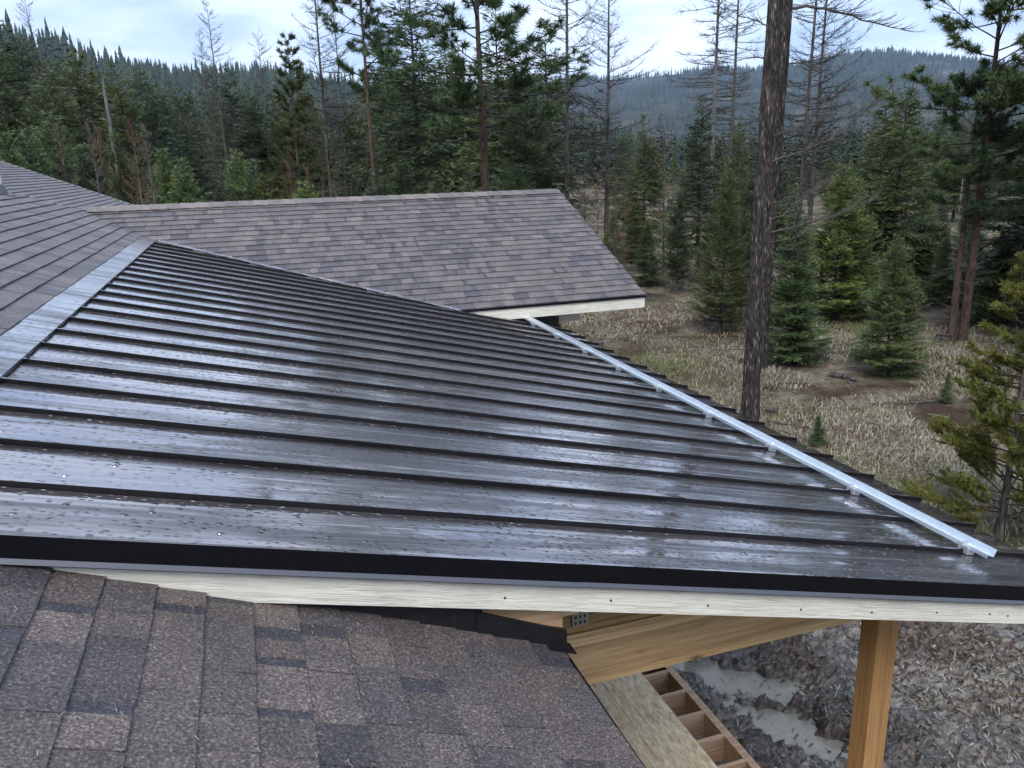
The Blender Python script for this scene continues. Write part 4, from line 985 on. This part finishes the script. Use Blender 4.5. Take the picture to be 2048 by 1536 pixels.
# ------------------------------------------------------------------ the big bare trunk by the eave and its neighbour
def big_trunk(name, u, v, r0, H, lean, seed, label, limbs):
    p = on_ground(u, v, 0.0); z0 = float(gz(p[0], p[1])); p = on_ground(u, v, z0)
    r = np.random.default_rng(seed); sides, rings = 64, 330
    t = np.linspace(0, 1, rings); zz = -.3+t*(H+.3)
    right = RC[0]*np.array([1, 1, 0]); right /= np.linalg.norm(right)
    cen = np.stack([right[0]*lean*zz, right[1]*lean*zz, zz], -1)+np.stack([.05*np.sin(zz*.35+seed), .05*np.cos(zz*.3+seed), 0*zz], -1)
    rad = r0*(1-.5*t)*(1+.30*np.exp(-np.maximum(zz, 0)/.30))
    V, F = tube(cen, rad, sides)
    a = np.tile(np.arange(sides), rings)*2*np.pi/sides; z2 = np.repeat(zz, sides)
    # interlocking vertical bark plates with deep furrows, periodic round the stem
    X = 5+np.cos(a)*3.2+np.sin(a)*1.3; Y = 9+np.sin(a)*3.2
    fur = np.abs(fbm(X*1.9+.3*z2, Y*1.9+z2*.9, 3)-.46)*2
    pl_ = fbm(X*4.5, Y*4.5+z2*2.3, 2)-.4
    d = .11*np.clip(fur*1.7, 0, .8)+.07*pl_
    c = np.repeat(cen, sides, 0); V = c+(V-c)*(1+(d-.02)[:, None]*1.4)
    o = empty(name, p, label, 'tree')
    tm = make_mesh(name+'_trunk', V, F, M['bark_big'], smooth=True)
    to = bpy.data.objects.new('trunk', tm); COL.objects.link(to); to.parent = o
    tb = TB()
    for (zb, az, el, L, rb, up) in limbs:
        c0 = np.array([np.interp(zb, zz, cen[:, 0]), np.interp(zb, zz, cen[:, 1]), zb])
        dirn = right*math.cos(az)+np.array([-right[1], right[0], 0])*math.sin(az)
        s = np.linspace(0, 1, 14)
        pp = c0+(dirn*math.cos(el)+np.array([0, 0, math.sin(el)]))*(s*L)[:, None]; pp[:, 2] += up*L*s**2
        pp += np.cumsum(r.normal(0, .014*L, (14, 3)), 0)
        Vt, Ft = tube(pp, np.linspace(rb, .004, 14), 5); tb.add(Vt, Ft, 0, (.10, .088, .078))
        for s0 in r.uniform(.2, .97, int(9+L*7)):
            q, dv = along(pp, np.array([s0])); sd = nrm(np.cross(dv[0], [0, 0, 1]))*r.choice([-1, 1])
            d2 = nrm(dv[0]*.8+sd*r.uniform(.2, .9)+np.array([0, 0, r.uniform(-.1, .5)])+r.normal(0, .2, 3)); l2 = L*r.uniform(.12, .36)*(1.1-s0*.6)
            p2 = branch_curve(q[0], math.atan2(d2[1], d2[0]), math.asin(np.clip(d2[2], -1, 1)), l2, -.05, .12, r, 6)
            Vt, Ft = tube(p2, np.linspace(rb*.35, .0025, 6), 3); tb.add(Vt, Ft, 0, (.12, .108, .098))
            n = 9; ss = r.uniform(.15, 1, n); q3, d3 = along(p2, ss); d4 = nrm(d3+r.normal(0, .5, (n, 3)))
            spikes(tb, q3, d4, l2*r.uniform(.15, .45, n), np.full(n, .0035), np.tile((.13, .115, .105), (n, 1)), 0, r)
    bm_ = tb.mesh(name+'_branches', [M['twig']]); bo = bpy.data.objects.new('branches', bm_); COL.objects.link(bo); bo.parent = o
    return o
big_trunk('old_larch_tree', 1495, 842, .158, 24, .017, 3, 'huge straight dark plated bark trunk rising beside the metal eave', [
    (5.05, .15, .35, 2.2, .022, .12), (5.5, -.5, .25, 1.5, .016, .1), (3.75, -.1, .12, 2.0, .018, .18), (3.5, .3, .05, 1.6, .014, .14), (4.2, -.6, .2, 1.5, .014, .2), (3.9, .5, .35, 2.0, .018, .1), (2.0, -.5, -.5, .5, .012, -.6), (.55, -.3, .3, .35, .012, -.8), (.8, -.8, .5, .3, .010, 0), (6.9, 2.9, .1, .6, .016, -.2)])
big_trunk('old_larch_tree', 1523, 737, .155, 25, .006, 5, 'second dark plated trunk standing close behind the huge one', [
    (8.4, -.05, .06, 2.9, .04, -.20), (9.3, .2, .35, 2.2, .03, -.05), (8.9, -.4, .2, 2.0, .025, .1), (7.2, .1, .1, 1.9, .02, .1), (6.4, .4, -.05, 1.8, .018, .12), (9.2, 2.9, .5, 1.8, .02, 0), (7.9, 3.0, .5, 1.4, .02, 0), (3.0, -.3, .1, .8, .012, -.3)])

# ------------------------------------------------------------------ trees one can point to
tree_base('pond2', 'ponderosa_pine', 1924, 684, -260, 'tall ponderosa pine with reddish trunk towering over the clearing edge', rot=1.0, widen=1.15)
tree_base('pondlow', 'ponderosa_pine', 1902, 684, 160, 'shorter ponderosa pine sharing its foot with the tall reddish pine', rot=2.2, widen=1.0)
tree_base('youngfir0', 'young_fir_tree', 1770, 752, 470, 'bushy young green fir alone in the dry grass clearing')
tree_base('youngfir1', 'young_fir_tree', 1580, 728, 408, 'pale tipped young fir just behind the second dark trunk', widen=1.05)
tree_base('lodge0', 'young_pine_tree', 1440, 664, 350, 'bushy olive green young pine left of the huge dark trunk', widen=1.05)
tree_base('lodge2', 'young_pine_tree', 1354, 588, 385, 'slim young pine with bare lower stem near the wing gable')
tree_base('fir1', 'fir_tree', 1742, 577, 182, 'dark fir on a thin bare stem behind the young firs', widen=1.25)
tree_base('lodge1', 'young_pine_tree', 1997, 1078, 490, 'yellow green young pine growing close to the lower metal eave', widen=1.0)
tree_base('youngfir2', 'fir_seedling', 1890, 806, 742, 'small fir seedling in the grass beside the clearing pine')
tree_base('youngfir1', 'fir_seedling', 1632, 897, 828, 'tiny fir seedling just beyond the metal eave')
tree_base('youngfir0', 'young_fir_tree', 1985, 648, 455, 'young fir behind the reddish ponderosa trunk', widen=1.1)
tree_base('youngfir2', 'young_fir_tree', 1880, 610, 470, 'dark young fir between the fir thicket and ponderosa trunk', widen=1.2)
tree_base('lodge0', 'young_pine_tree', 1828, 585, 385, 'olive young pine standing behind the lone bushy fir', widen=1.3)
tree_base('youngfir2', 'young_fir_tree', 1228, 552, 425, 'dark young fir beside the wing roof rake', widen=1.15)
tree_base('youngfir2', 'young_fir_tree', 1292, 572, 440, 'small dark fir between wing roof and slim pine', widen=1.1)
tree_base('youngfir0', 'young_fir_tree', 1665, 640, 330, 'broad young fir under the bare larch pair', widen=1.2)
tree_base('fir2', 'fir_tree', 2040, 655, 120, 'drooping light green fir at the clearing edge beside ponderosa', widen=1.3)
tree_base('lodge0', 'young_pine_tree', 1700, 620, 430, 'olive young pine between the pale tipped fir and lone bushy fir', widen=1.1)
tree_base('youngfir1', 'young_fir_tree', 1945, 618, 478, 'light green young fir right behind the ponderosa pair', widen=1.2)
tree_base('lodge2', 'young_pine_tree', 1480, 640, 420, 'narrow olive pine half hidden by the huge plated trunk', widen=1.2)
tree_base('youngfir1', 'fir_seedling', 1185, 600, 545, 'knee high fir seedling in grass beside the wing gable')
tree_top('fir0', 'fir_tree', 1796, 172, 33, 'tall pointed fir behind the thin stemmed dark fir', widen=1.2)
tree_top('larch2', 'bare_larch_tree', 1424, -260, 38, 'bare silver trunked larch rising behind the olive pine', rot=.4)
tree_top('larch0', 'bare_larch_tree', 1458, -190, 46, 'thinner bare larch just beside the silver trunked one', rot=2.0)
tree_top('larch3', 'bare_larch_tree', 1604, -240, 35, 'dark bare larch with drooping limbs behind the huge trunk', rot=.9)
tree_top('larch1', 'bare_larch_tree', 1628, -200, 40, 'slender bare larch next to the drooping limbed one', rot=3.3)
tree_top('larch1', 'bare_larch_tree', 1212, -130, 40, 'bare larch with wide open branches beyond the wing gable', rot=1.2, widen=1.15)
tree_top('larch3', 'bare_larch_tree', 1130, -330, 33, 'tall dark bare larch rising behind the wing gable corner', rot=2.4, widen=.9)
tree_top('pond0', 'ponderosa_pine', 976, -330, 25, 'thick trunked ponderosa pine directly behind the wing ridge', rot=.3, widen=1.2)
tree_top('pond1', 'ponderosa_pine', 746, -170, 33, 'slim ponderosa pine with sparse tufts behind the wing ridge', rot=1.8)
tree_top('larch3', 'bare_larch_tree', 660, -150, 36, 'dark bare larch with crooked dead limbs behind wing roof', rot=.2, widen=.95)
tree_top('larch0', 'bare_larch_tree', 694, -40, 44, 'thin bare larch beside the crooked limbed one', rot=1.4, widen=.7)
tree_top('lodgetall', 'pine_tree', 592, 72, 42, 'narrow yellowish green pine left of the crooked larch', uh=594)
tree_top('larch2', 'bare_larch_tree', 542, 62, 54, 'grey bare larch left of the narrow yellowish pine', rot=1.0)
tree_top('larch0', 'bare_larch_tree', 458, 2, 48, 'tallest bare larch standing over the left forest', rot=.7, widen=1.0)
tree_top('larch0', 'bare_larch_tree', 428, 66, 55, 'shorter bare larch leaning beside the tallest one', rot=2.7, widen=.9)
tree_top('larch0', 'bare_larch_tree', 110, -12, 60, 'lone bare larch rising above the dark fir slope', rot=1.9)
tree_top('snag', 'dead_snag', 236, 168, 38, 'pale broken topped snag without branches among dark firs')
tree_top('oldfir0', 'fir_tree', 838, -120, 38, 'huge full crowned old fir behind the wing ridge', rot=.5, widen=1.05)
tree_top('fir3', 'fir_tree', 1003, 12, 33, 'dark ragged fir right of the thick ponderosa trunk', widen=1.15)
tree_top('fir1', 'fir_tree', 1097, 38, 37, 'dark narrow fir left of the tall bare larch')
tree_top('fir2', 'fir_tree', 1048, 120, 30, 'full dark fir filling in behind wing gable end', widen=1.1)
tree_top('fir1', 'fir_tree', 1402, 198, 35, 'dark fir behind the silver trunked larch', widen=1.1)
tree_top('fir0', 'fir_tree', 1478, 248, 40, 'small topped fir between silver larch and huge trunk')
tree_top('fir3', 'fir_tree', 1290, 232, 38, 'single dark fir right of the wide branched larch')
tree_top('deadlarch2', 'dead_larch_tree', 1332, 262, 40, 'rusty brown dead larch between two dark firs', widen=1.1)
tree_top('palefir', 'young_fir_tree', 686, 300, 26, 'pale greyish green young fir just over the wing ridge')
tree_top('youngfir1', 'young_fir_tree', 362, 318, 26, 'light green young fir near the start of wing ridge')
tree_top('lodge1', 'young_pine_tree', 534, 352, 25, 'small yellow green pine peeking over the wing ridge')
tree_top('youngfir2', 'young_fir_tree', 508, 322, 28, 'young green fir beside the small yellow pine')
tree_top('lodge2', 'young_pine_tree', 238, 270, 30, 'olive young pine above the far house roof edge', widen=.9)
tree_top('palefir', 'young_fir_tree', 938, 345, 24, 'small pale fir below the thick ponderosa trunk')
tree_top('youngfir2', 'young_fir_tree', 800, 315, 29, 'rounded green young fir under the huge old fir', widen=1.2)
LAND = [(110, 'lone bare larch'), (236, 'pale broken snag'), (442, 'tallest bare larch'), (542, 'grey bare larch'), (592, 'narrow yellowish pine'), (664, 'crooked limbed larch'), (746, 'slim ponderosa'), (838, 'huge old fir'), (976, 'thick ponderosa trunk'), (1060, 'dark ragged fir'), (1130, 'tall dark bare larch'), (1212, 'wide branched larch'), (1290, 'single dark fir'), (1332, 'rusty dead larch'), (1424, 'silver trunked larch'), (1505, 'huge plated trunk'), (1615, 'bare larch pair'), (1742, 'thin stemmed dark fir'), (1796, 'tall pointed fir'), (1915, 'reddish ponderosa'), (2040, 'drooping light green fir')]
def by_landmark(base, u, word):
    k = min(LAND, key=lambda q: abs(q[0]-u)); return '%s %s the %s' % (base, word if abs(k[0]-u) < 30 else 'close to', k[1])
for i, (u, v, D) in enumerate([(22, 92, 56), (44, 48, 64), (75, 84, 50), (122, 128, 46), (150, 118, 66), (186, 112, 52), (226, 150, 60), (262, 128, 48), (300, 140, 62), (330, 168, 50), (372, 176, 58), (-14, 60, 52), (96, 170, 40), (480, 138, 52), (512, 178, 46), (556, 196, 52), (622, 168, 50), (706, 205, 44), (780, 60, 50), (905, 90, 46), (1250, 262, 62)]):
    tree_top(['fir0', 'fir1', 'fir2', 'fir3'][i % 4], 'fir_tree', u, v, D, by_landmark('tall dark fir in the forest wall', u, 'behind'), group='dark firs in the forest wall', widen=rng.uniform(1.1, 1.4))
for i, (u, v, D) in enumerate([(128, 246, 31), (186, 236, 30), (206, 250, 32), (276, 240, 29), (302, 250, 30), (612, 338, 27), (640, 352, 28), (1172, 322, 34), (1196, 338, 33), (1252, 336, 36), (1232, 350, 32), (575, 300, 36), (1160, 360, 30)]):
    tree_top('deadlarch%d' % (i % 3 if i not in (3, 9) else 2), 'dead_larch_tree', u, v, D, by_landmark('thin grey brown dead young larch', u, 'in front of'), group='dead young larches', widen=rng.uniform(.8, 1.15))
for i, (u, v, D) in enumerate([(70, 262, 30), (14, 268, 28), (436, 345, 27), (600, 365, 26), (168, 292, 32), (330, 300, 33), (752, 340, 28), (470, 300, 34), (870, 352, 27), (1030, 330, 27), (1085, 318, 30), (110, 225, 34), (1560, 330, 44), (1700, 330, 40), (1510, 340, 38), (1900, 420, 34), (1960, 400, 36), (2070, 400, 30), (1345, 380, 44), (1270, 390, 42)]):
    tree_top(['youngfir2', 'youngfir0', 'fir1', 'youngfir1'][i % 4], 'fir_tree', u, v, D, by_landmark('half grown green fir in the undergrowth', u, 'below'), group='half grown firs', widen=rng.uniform(1.0, 1.35))
# unseen tall firs added right of the view to darken the roof's reflections
for i, (az, D, H) in enumerate([(61, 30, 25), (66, 20, 22), (64, 25, 25), (72, 19, 23), (78, 23, 24)]):
    x, y = D*math.sin(math.radians(az)), D*math.cos(math.radians(az)); tree('oldfir%d' % (i % 2), 'fir_tree', x, y, H, 'tall old fir added out of view for the roof reflection', group='old firs added out of view', widen=1.15)
# forest fill behind the named trees, thinning with distance
FILL = [(-200, 70), (0, 84), (100, 122), (200, 140), (300, 165), (400, 185), (600, 200), (720, 205), (780, 120), (900, 110), (1080, 150), (1130, 230), (1200, 340), (1320, 310), (1450, 280), (1600, 330), (1720, 270), (1850, 230), (2048, 200), (2200, 200)]
r = np.random.default_rng(77); cnt = 0; spots = []
while cnt < 165:
    D = r.uniform(42, 130); u = r.uniform(-160, 2200)
    if 1130 < u < 1330 and D < 90: continue
    if 1480 < u < 1900 and D < 55: continue
    x, y = at_range(u, D)
    if any((x-a)**2+(y-b)**2 < (2.6+D*.012)**2 for a, b in spots): continue
    spots.append((x, y)); cnt += 1
    vt = skyline(u, FILL)+abs(r.normal(0, 45)); hgt = float(np.clip(z_at(u, vt, D)-gz(x, y), 4.5, 17))
    q = r.random()
    if q < .80: tree('fir%d' % r.integers(4), 'fir_tree', x, y, hgt, by_landmark('dark fir deep in the forest', u, 'beyond'), group='firs deep in the forest', widen=r.uniform(1.05, 1.4))
    elif q < .90: tree('larch%d' % r.integers(4), 'bare_larch_tree', x, y, hgt*1.15, by_landmark('bare grey larch deep in the forest', u, 'beyond'), group='bare larches deep in the forest')
    else: tree('lodgetall', 'pine_tree', x, y, hgt*1.1, by_landmark('olive pine deep in the forest', u, 'beyond'), group='pines deep in the forest')

# ------------------------------------------------------------------ wooded slopes (too many to count)
def conifer_mass(name, pts, hs, m, layers, sides, label, seed, wr=.16):
    r = np.random.default_rng(seed); n = len(pts)
    Vs, Fs, Cs = [], [], []; off = 0
    cols = np.array([(.038, .060, .038), (.030, .050, .037), (.050, .068, .038), (.042, .060, .042), (.060, .055, .045)])
    c0 = cols[r.choice(5, n, p=[.34, .30, .15, .14, .07])]*r.uniform(.75, 1.3, (n, 1))
    wdt = wr*hs*r.uniform(.75, 1.25, n)
    for l in range(layers):
        f0 = .06+l/layers*.86; f1 = min(1.0, f0+1.35/layers+.05); rr_ = wdt*(1-f0)**.85
        ph = r.uniform(0, 6.28, n); ap = pts+np.stack([0*hs, 0*hs, hs*f1], -1)
        ring = []
        for s in range(sides):
            a = ph+s*2*np.pi/sides; k = rr_*r.uniform(.6, 1.3, n)
            ring.append(pts+np.stack([np.cos(a)*k, np.sin(a)*k, hs*(f0+r.uniform(-.03, .03, n))], -1))
        V = np.stack([ap]+ring, 1).reshape(-1, 3); b = np.arange(n)[:, None]*(sides+1)+off
        Fs.append(np.concatenate([b+[0, 1+s, 1+(s+1) % sides] for s in range(sides)])); Vs.append(V); off += len(V)
        Cs.append(np.repeat(c0*r.uniform(.85, 1.15, (n, 1)), sides+1, 0))
    obj(name, np.concatenate(Vs), np.concatenate(Fs), m, attr=np.concatenate(Cs), kind='stuff', origin=pts.mean(0), label=label, cat='forest')
def feather_mass(name, pts, hs, m, label, seed, wr=.17, nd=110):
    r = np.random.default_rng(seed); n = len(pts); T = []
    for k in range(5):                                         # five light templates of drooping sprays
        t = r.random(nd)**.8; f = .05+.93*t; rad = (1-f)**.85*wr*r.uniform(.35, 1.25, nd); a = r.uniform(0, 6.28, nd)
        d = np.stack([np.cos(a), np.sin(a), 0*a], -1); base = d*(rad*.25)[:, None]+np.stack([0*f, 0*f, f+.02], -1); tip = d*rad[:, None]+np.stack([0*f, 0*f, f-.025+.05*f], -1)
        sd = np.stack([-np.sin(a), np.cos(a), r.normal(0, .4, nd)], -1)*(.028*(1-f)+.010)[:, None]; mid = base*.45+tip*.55
        V = np.stack([base, mid+sd, tip, mid-sd], 1).reshape(-1, 3); V = np.vstack([V, [[-.008, 0, 0], [.008, 0, 0], [0, 0, 1.0], [0, -.008, 0], [0, .008, 0], [0, 0, 1.01]]])
        q = np.arange(nd)[:, None]*4; F = np.concatenate([q+[0, 1, 2], q+[0, 2, 3], [[4*nd, 4*nd+1, 4*nd+2], [4*nd+3, 4*nd+4, 4*nd+5]]]); T.append((V, F))
    cols = np.array([(.044, .068, .042), (.034, .056, .040), (.056, .076, .040), (.050, .066, .046), (.075, .062, .050)])
    Vs, Fs, Cs, off = [], [], [], 0
    for i in range(n):
        V, F = T[i % 5]; h = hs[i]; w = h*r.uniform(.8, 1.3); a = r.uniform(0, 6.28); c, s_ = math.cos(a)*w, math.sin(a)*w
        Vs.append(np.stack([V[:, 0]*c-V[:, 1]*s_, V[:, 0]*s_+V[:, 1]*c, V[:, 2]*h], -1)+pts[i]); Fs.append(F+off); off += len(V)
        Cs.append(np.tile(cols[r.choice(5, p=[.34, .30, .17, .14, .05])]*r.uniform(.7, 1.3), (len(V), 1)))
    obj(name, np.concatenate(Vs), np.concatenate(Fs), m, attr=np.concatenate(Cs), kind='stuff', origin=pts.mean(0), label=label, cat='forest')
M['mass'] = m_attr('distant_conifers', .7)
def scatter(n, r0, r1, u0, u1, seed, dens=None, pw=1.0):
    r = np.random.default_rng(seed); az = np.interp(r.uniform(u0, u1, n), _us, _az); D = np.sqrt(r.uniform(0, 1, n)**pw*(r1**2-r0**2)+r0**2)
    x, y = D*np.sin(np.radians(az)), D*np.cos(np.radians(az))
    if dens is not None:
        k = dens(x, y) > r.random(n); x, y = x[k], y[k]
    return np.stack([x, y, gz(x, y)-.5], -1)
p1 = scatter(2600, 125, 330, -350, 2350, 5)
feather_mass('near_slope_forest', p1, rng.uniform(7, 14, len(p1)), M['mass'], 'dense dark conifer forest rising on the nearer slope', 6)
p2 = scatter(13500, 330, 1120, -500, 2400, 7, lambda x, y: np.clip((fbm(x*.012, y*.012, 3)-.30)*5, .15, 1))
conifer_mass('ridge_forest', p2, np.clip(rng.normal(12.5, 4.2, len(p2)), 4, 24), M['mass'], 6, 6, 'conifer forest covering the middle ridge', 8, .16)
p3 = scatter(34000, 1500, 2680, -300, 2500, 9, lambda x, y: np.clip((fbm(x*.006, y*.006, 4)-.34)*5, .12, 1), .8)
conifer_mass('far_hill_forest', p3, np.clip(rng.normal(14, 5, len(p3)), 4, 27), M['mass'], 3, 4, 'blue hazy conifer forest dotting the far hill', 10, .17)

# ------------------------------------------------------------------ stumps, log, sticks
def stump(u, v, r0, h, label):
    p = on_ground(u, v, 0.0); p = on_ground(u, v, float(gz(p[0], p[1])))
    zz = np.array([-.1, 0, h*.3, h*.8, h]); V, F = tube(np.stack([0*zz, 0*zz, zz], -1), r0*np.array([1.35, 1.25, 1.05, 1, .97]), 16)
    V[:, :2] *= (1+.12*rng.normal(size=(len(V), 1))*.5); b = len(V); V = np.vstack([V, [[0, 0, h*1.02]]])
    F = np.vstack([F, [[64+i, 64+(i+1) % 16, b] for i in range(16)]])
    obj('tree_stump', V+p, F, M['bark'], label=label, cat='stump', origin=p)
stump(1886, 684, .19, .22, 'low dark stump beside the ponderosa foot')
stump(1190, 700, .24, .22, 'low dark stump just beyond the metal roof corner')
stump(1543, 832, .13, .14, 'small cut stump in moss right of the huge trunk')
stump(1293, 596, .16, .2, 'little stump in the grass by the wing gable')
def log(u0, v0, u1, v1, r0, label):
    a = on_ground(u0, v0, 0.0); b = on_ground(u1, v1, 0.0); t = np.linspace(0, 1, 12)[:, None]; p = a*(1-t)+b*t+np.random.default_rng(4).normal(0, .03, (12, 3)); p[:, 2] = gz(p[:, 0], p[:, 1])+r0*.6
    V, F = tube(p, np.linspace(r0, r0*.6, 12), 9); obj('fallen_log', V, F, M['bark'], label=label, cat='log')
log(1660, 752, 1712, 764, .085, 'dark rotting log lying in the grass clearing')
log(1745, 812, 1870, 806, .035, 'long thin fallen stick in the clearing grass')
log(1590, 838, 1640, 812, .03, 'short dead branch on the mossy ground')
log(1130, 660, 1300, 668, .03, 'thin dead branch lying beyond the wing eave')

tb = TB(); rs = np.random.default_rng(31)
for _ in range(170):
    D = rs.uniform(9, 34); az = math.radians(rs.uniform(22, 53)); x, y = D*math.sin(az), D*math.cos(az)
    if x < 8.6 and y < 8: continue
    a = rs.uniform(0, 6.28); L_ = rs.uniform(.2, 1.3); t = np.linspace(-.5, .5, 6)[:, None]; p = np.array([[x, y, 0]])+t*L_*np.array([math.cos(a), math.sin(a), 0])+rs.normal(0, .03*L_, (6, 3)); p[:, 2] = gz(p[:, 0], p[:, 1])+rs.uniform(.02, .09)
    V, F = tube(p, np.linspace(.012, .004, 6)*rs.uniform(.6, 1.5), 4); tb.add(V, F, 0, np.array([(.20, .18, .16), (.09, .07, .06), (.28, .26, .24)][rs.integers(3)]))
o = bpy.data.objects.new('fallen_twigs', tb.mesh('fallen_twigs', [M['twig']])); COL.objects.link(o); finish(o, None, 'grey fallen twigs strewn through the clearing grass', 'twigs', None, 'stuff')
# ------------------------------------------------------------------ HAZE: one closed box of pale air
def haze():
    mb = MB(); mb.box((-3600, -3600, -90), (3600, 3600, 480))
    m = bpy.data.materials.new('pale_air'); m.use_nodes = True; nt = m.node_tree; nt.nodes.clear()
    o = nt.nodes.new('ShaderNodeOutputMaterial'); v = nt.nodes.new('ShaderNodeVolumePrincipled')
    v.inputs['Color'].default_value = (.55, .71, 1.0, 1); v.inputs['Density'].default_value = .000095; v.inputs['Anisotropy'].default_value = .2
    nt.links.new(v.outputs[0], o.inputs['Volume'])
    ob = mb.obj('haze', m, kind='stuff', label='thin pale bluish air over the valley', cat='haze')
    return ob
haze()
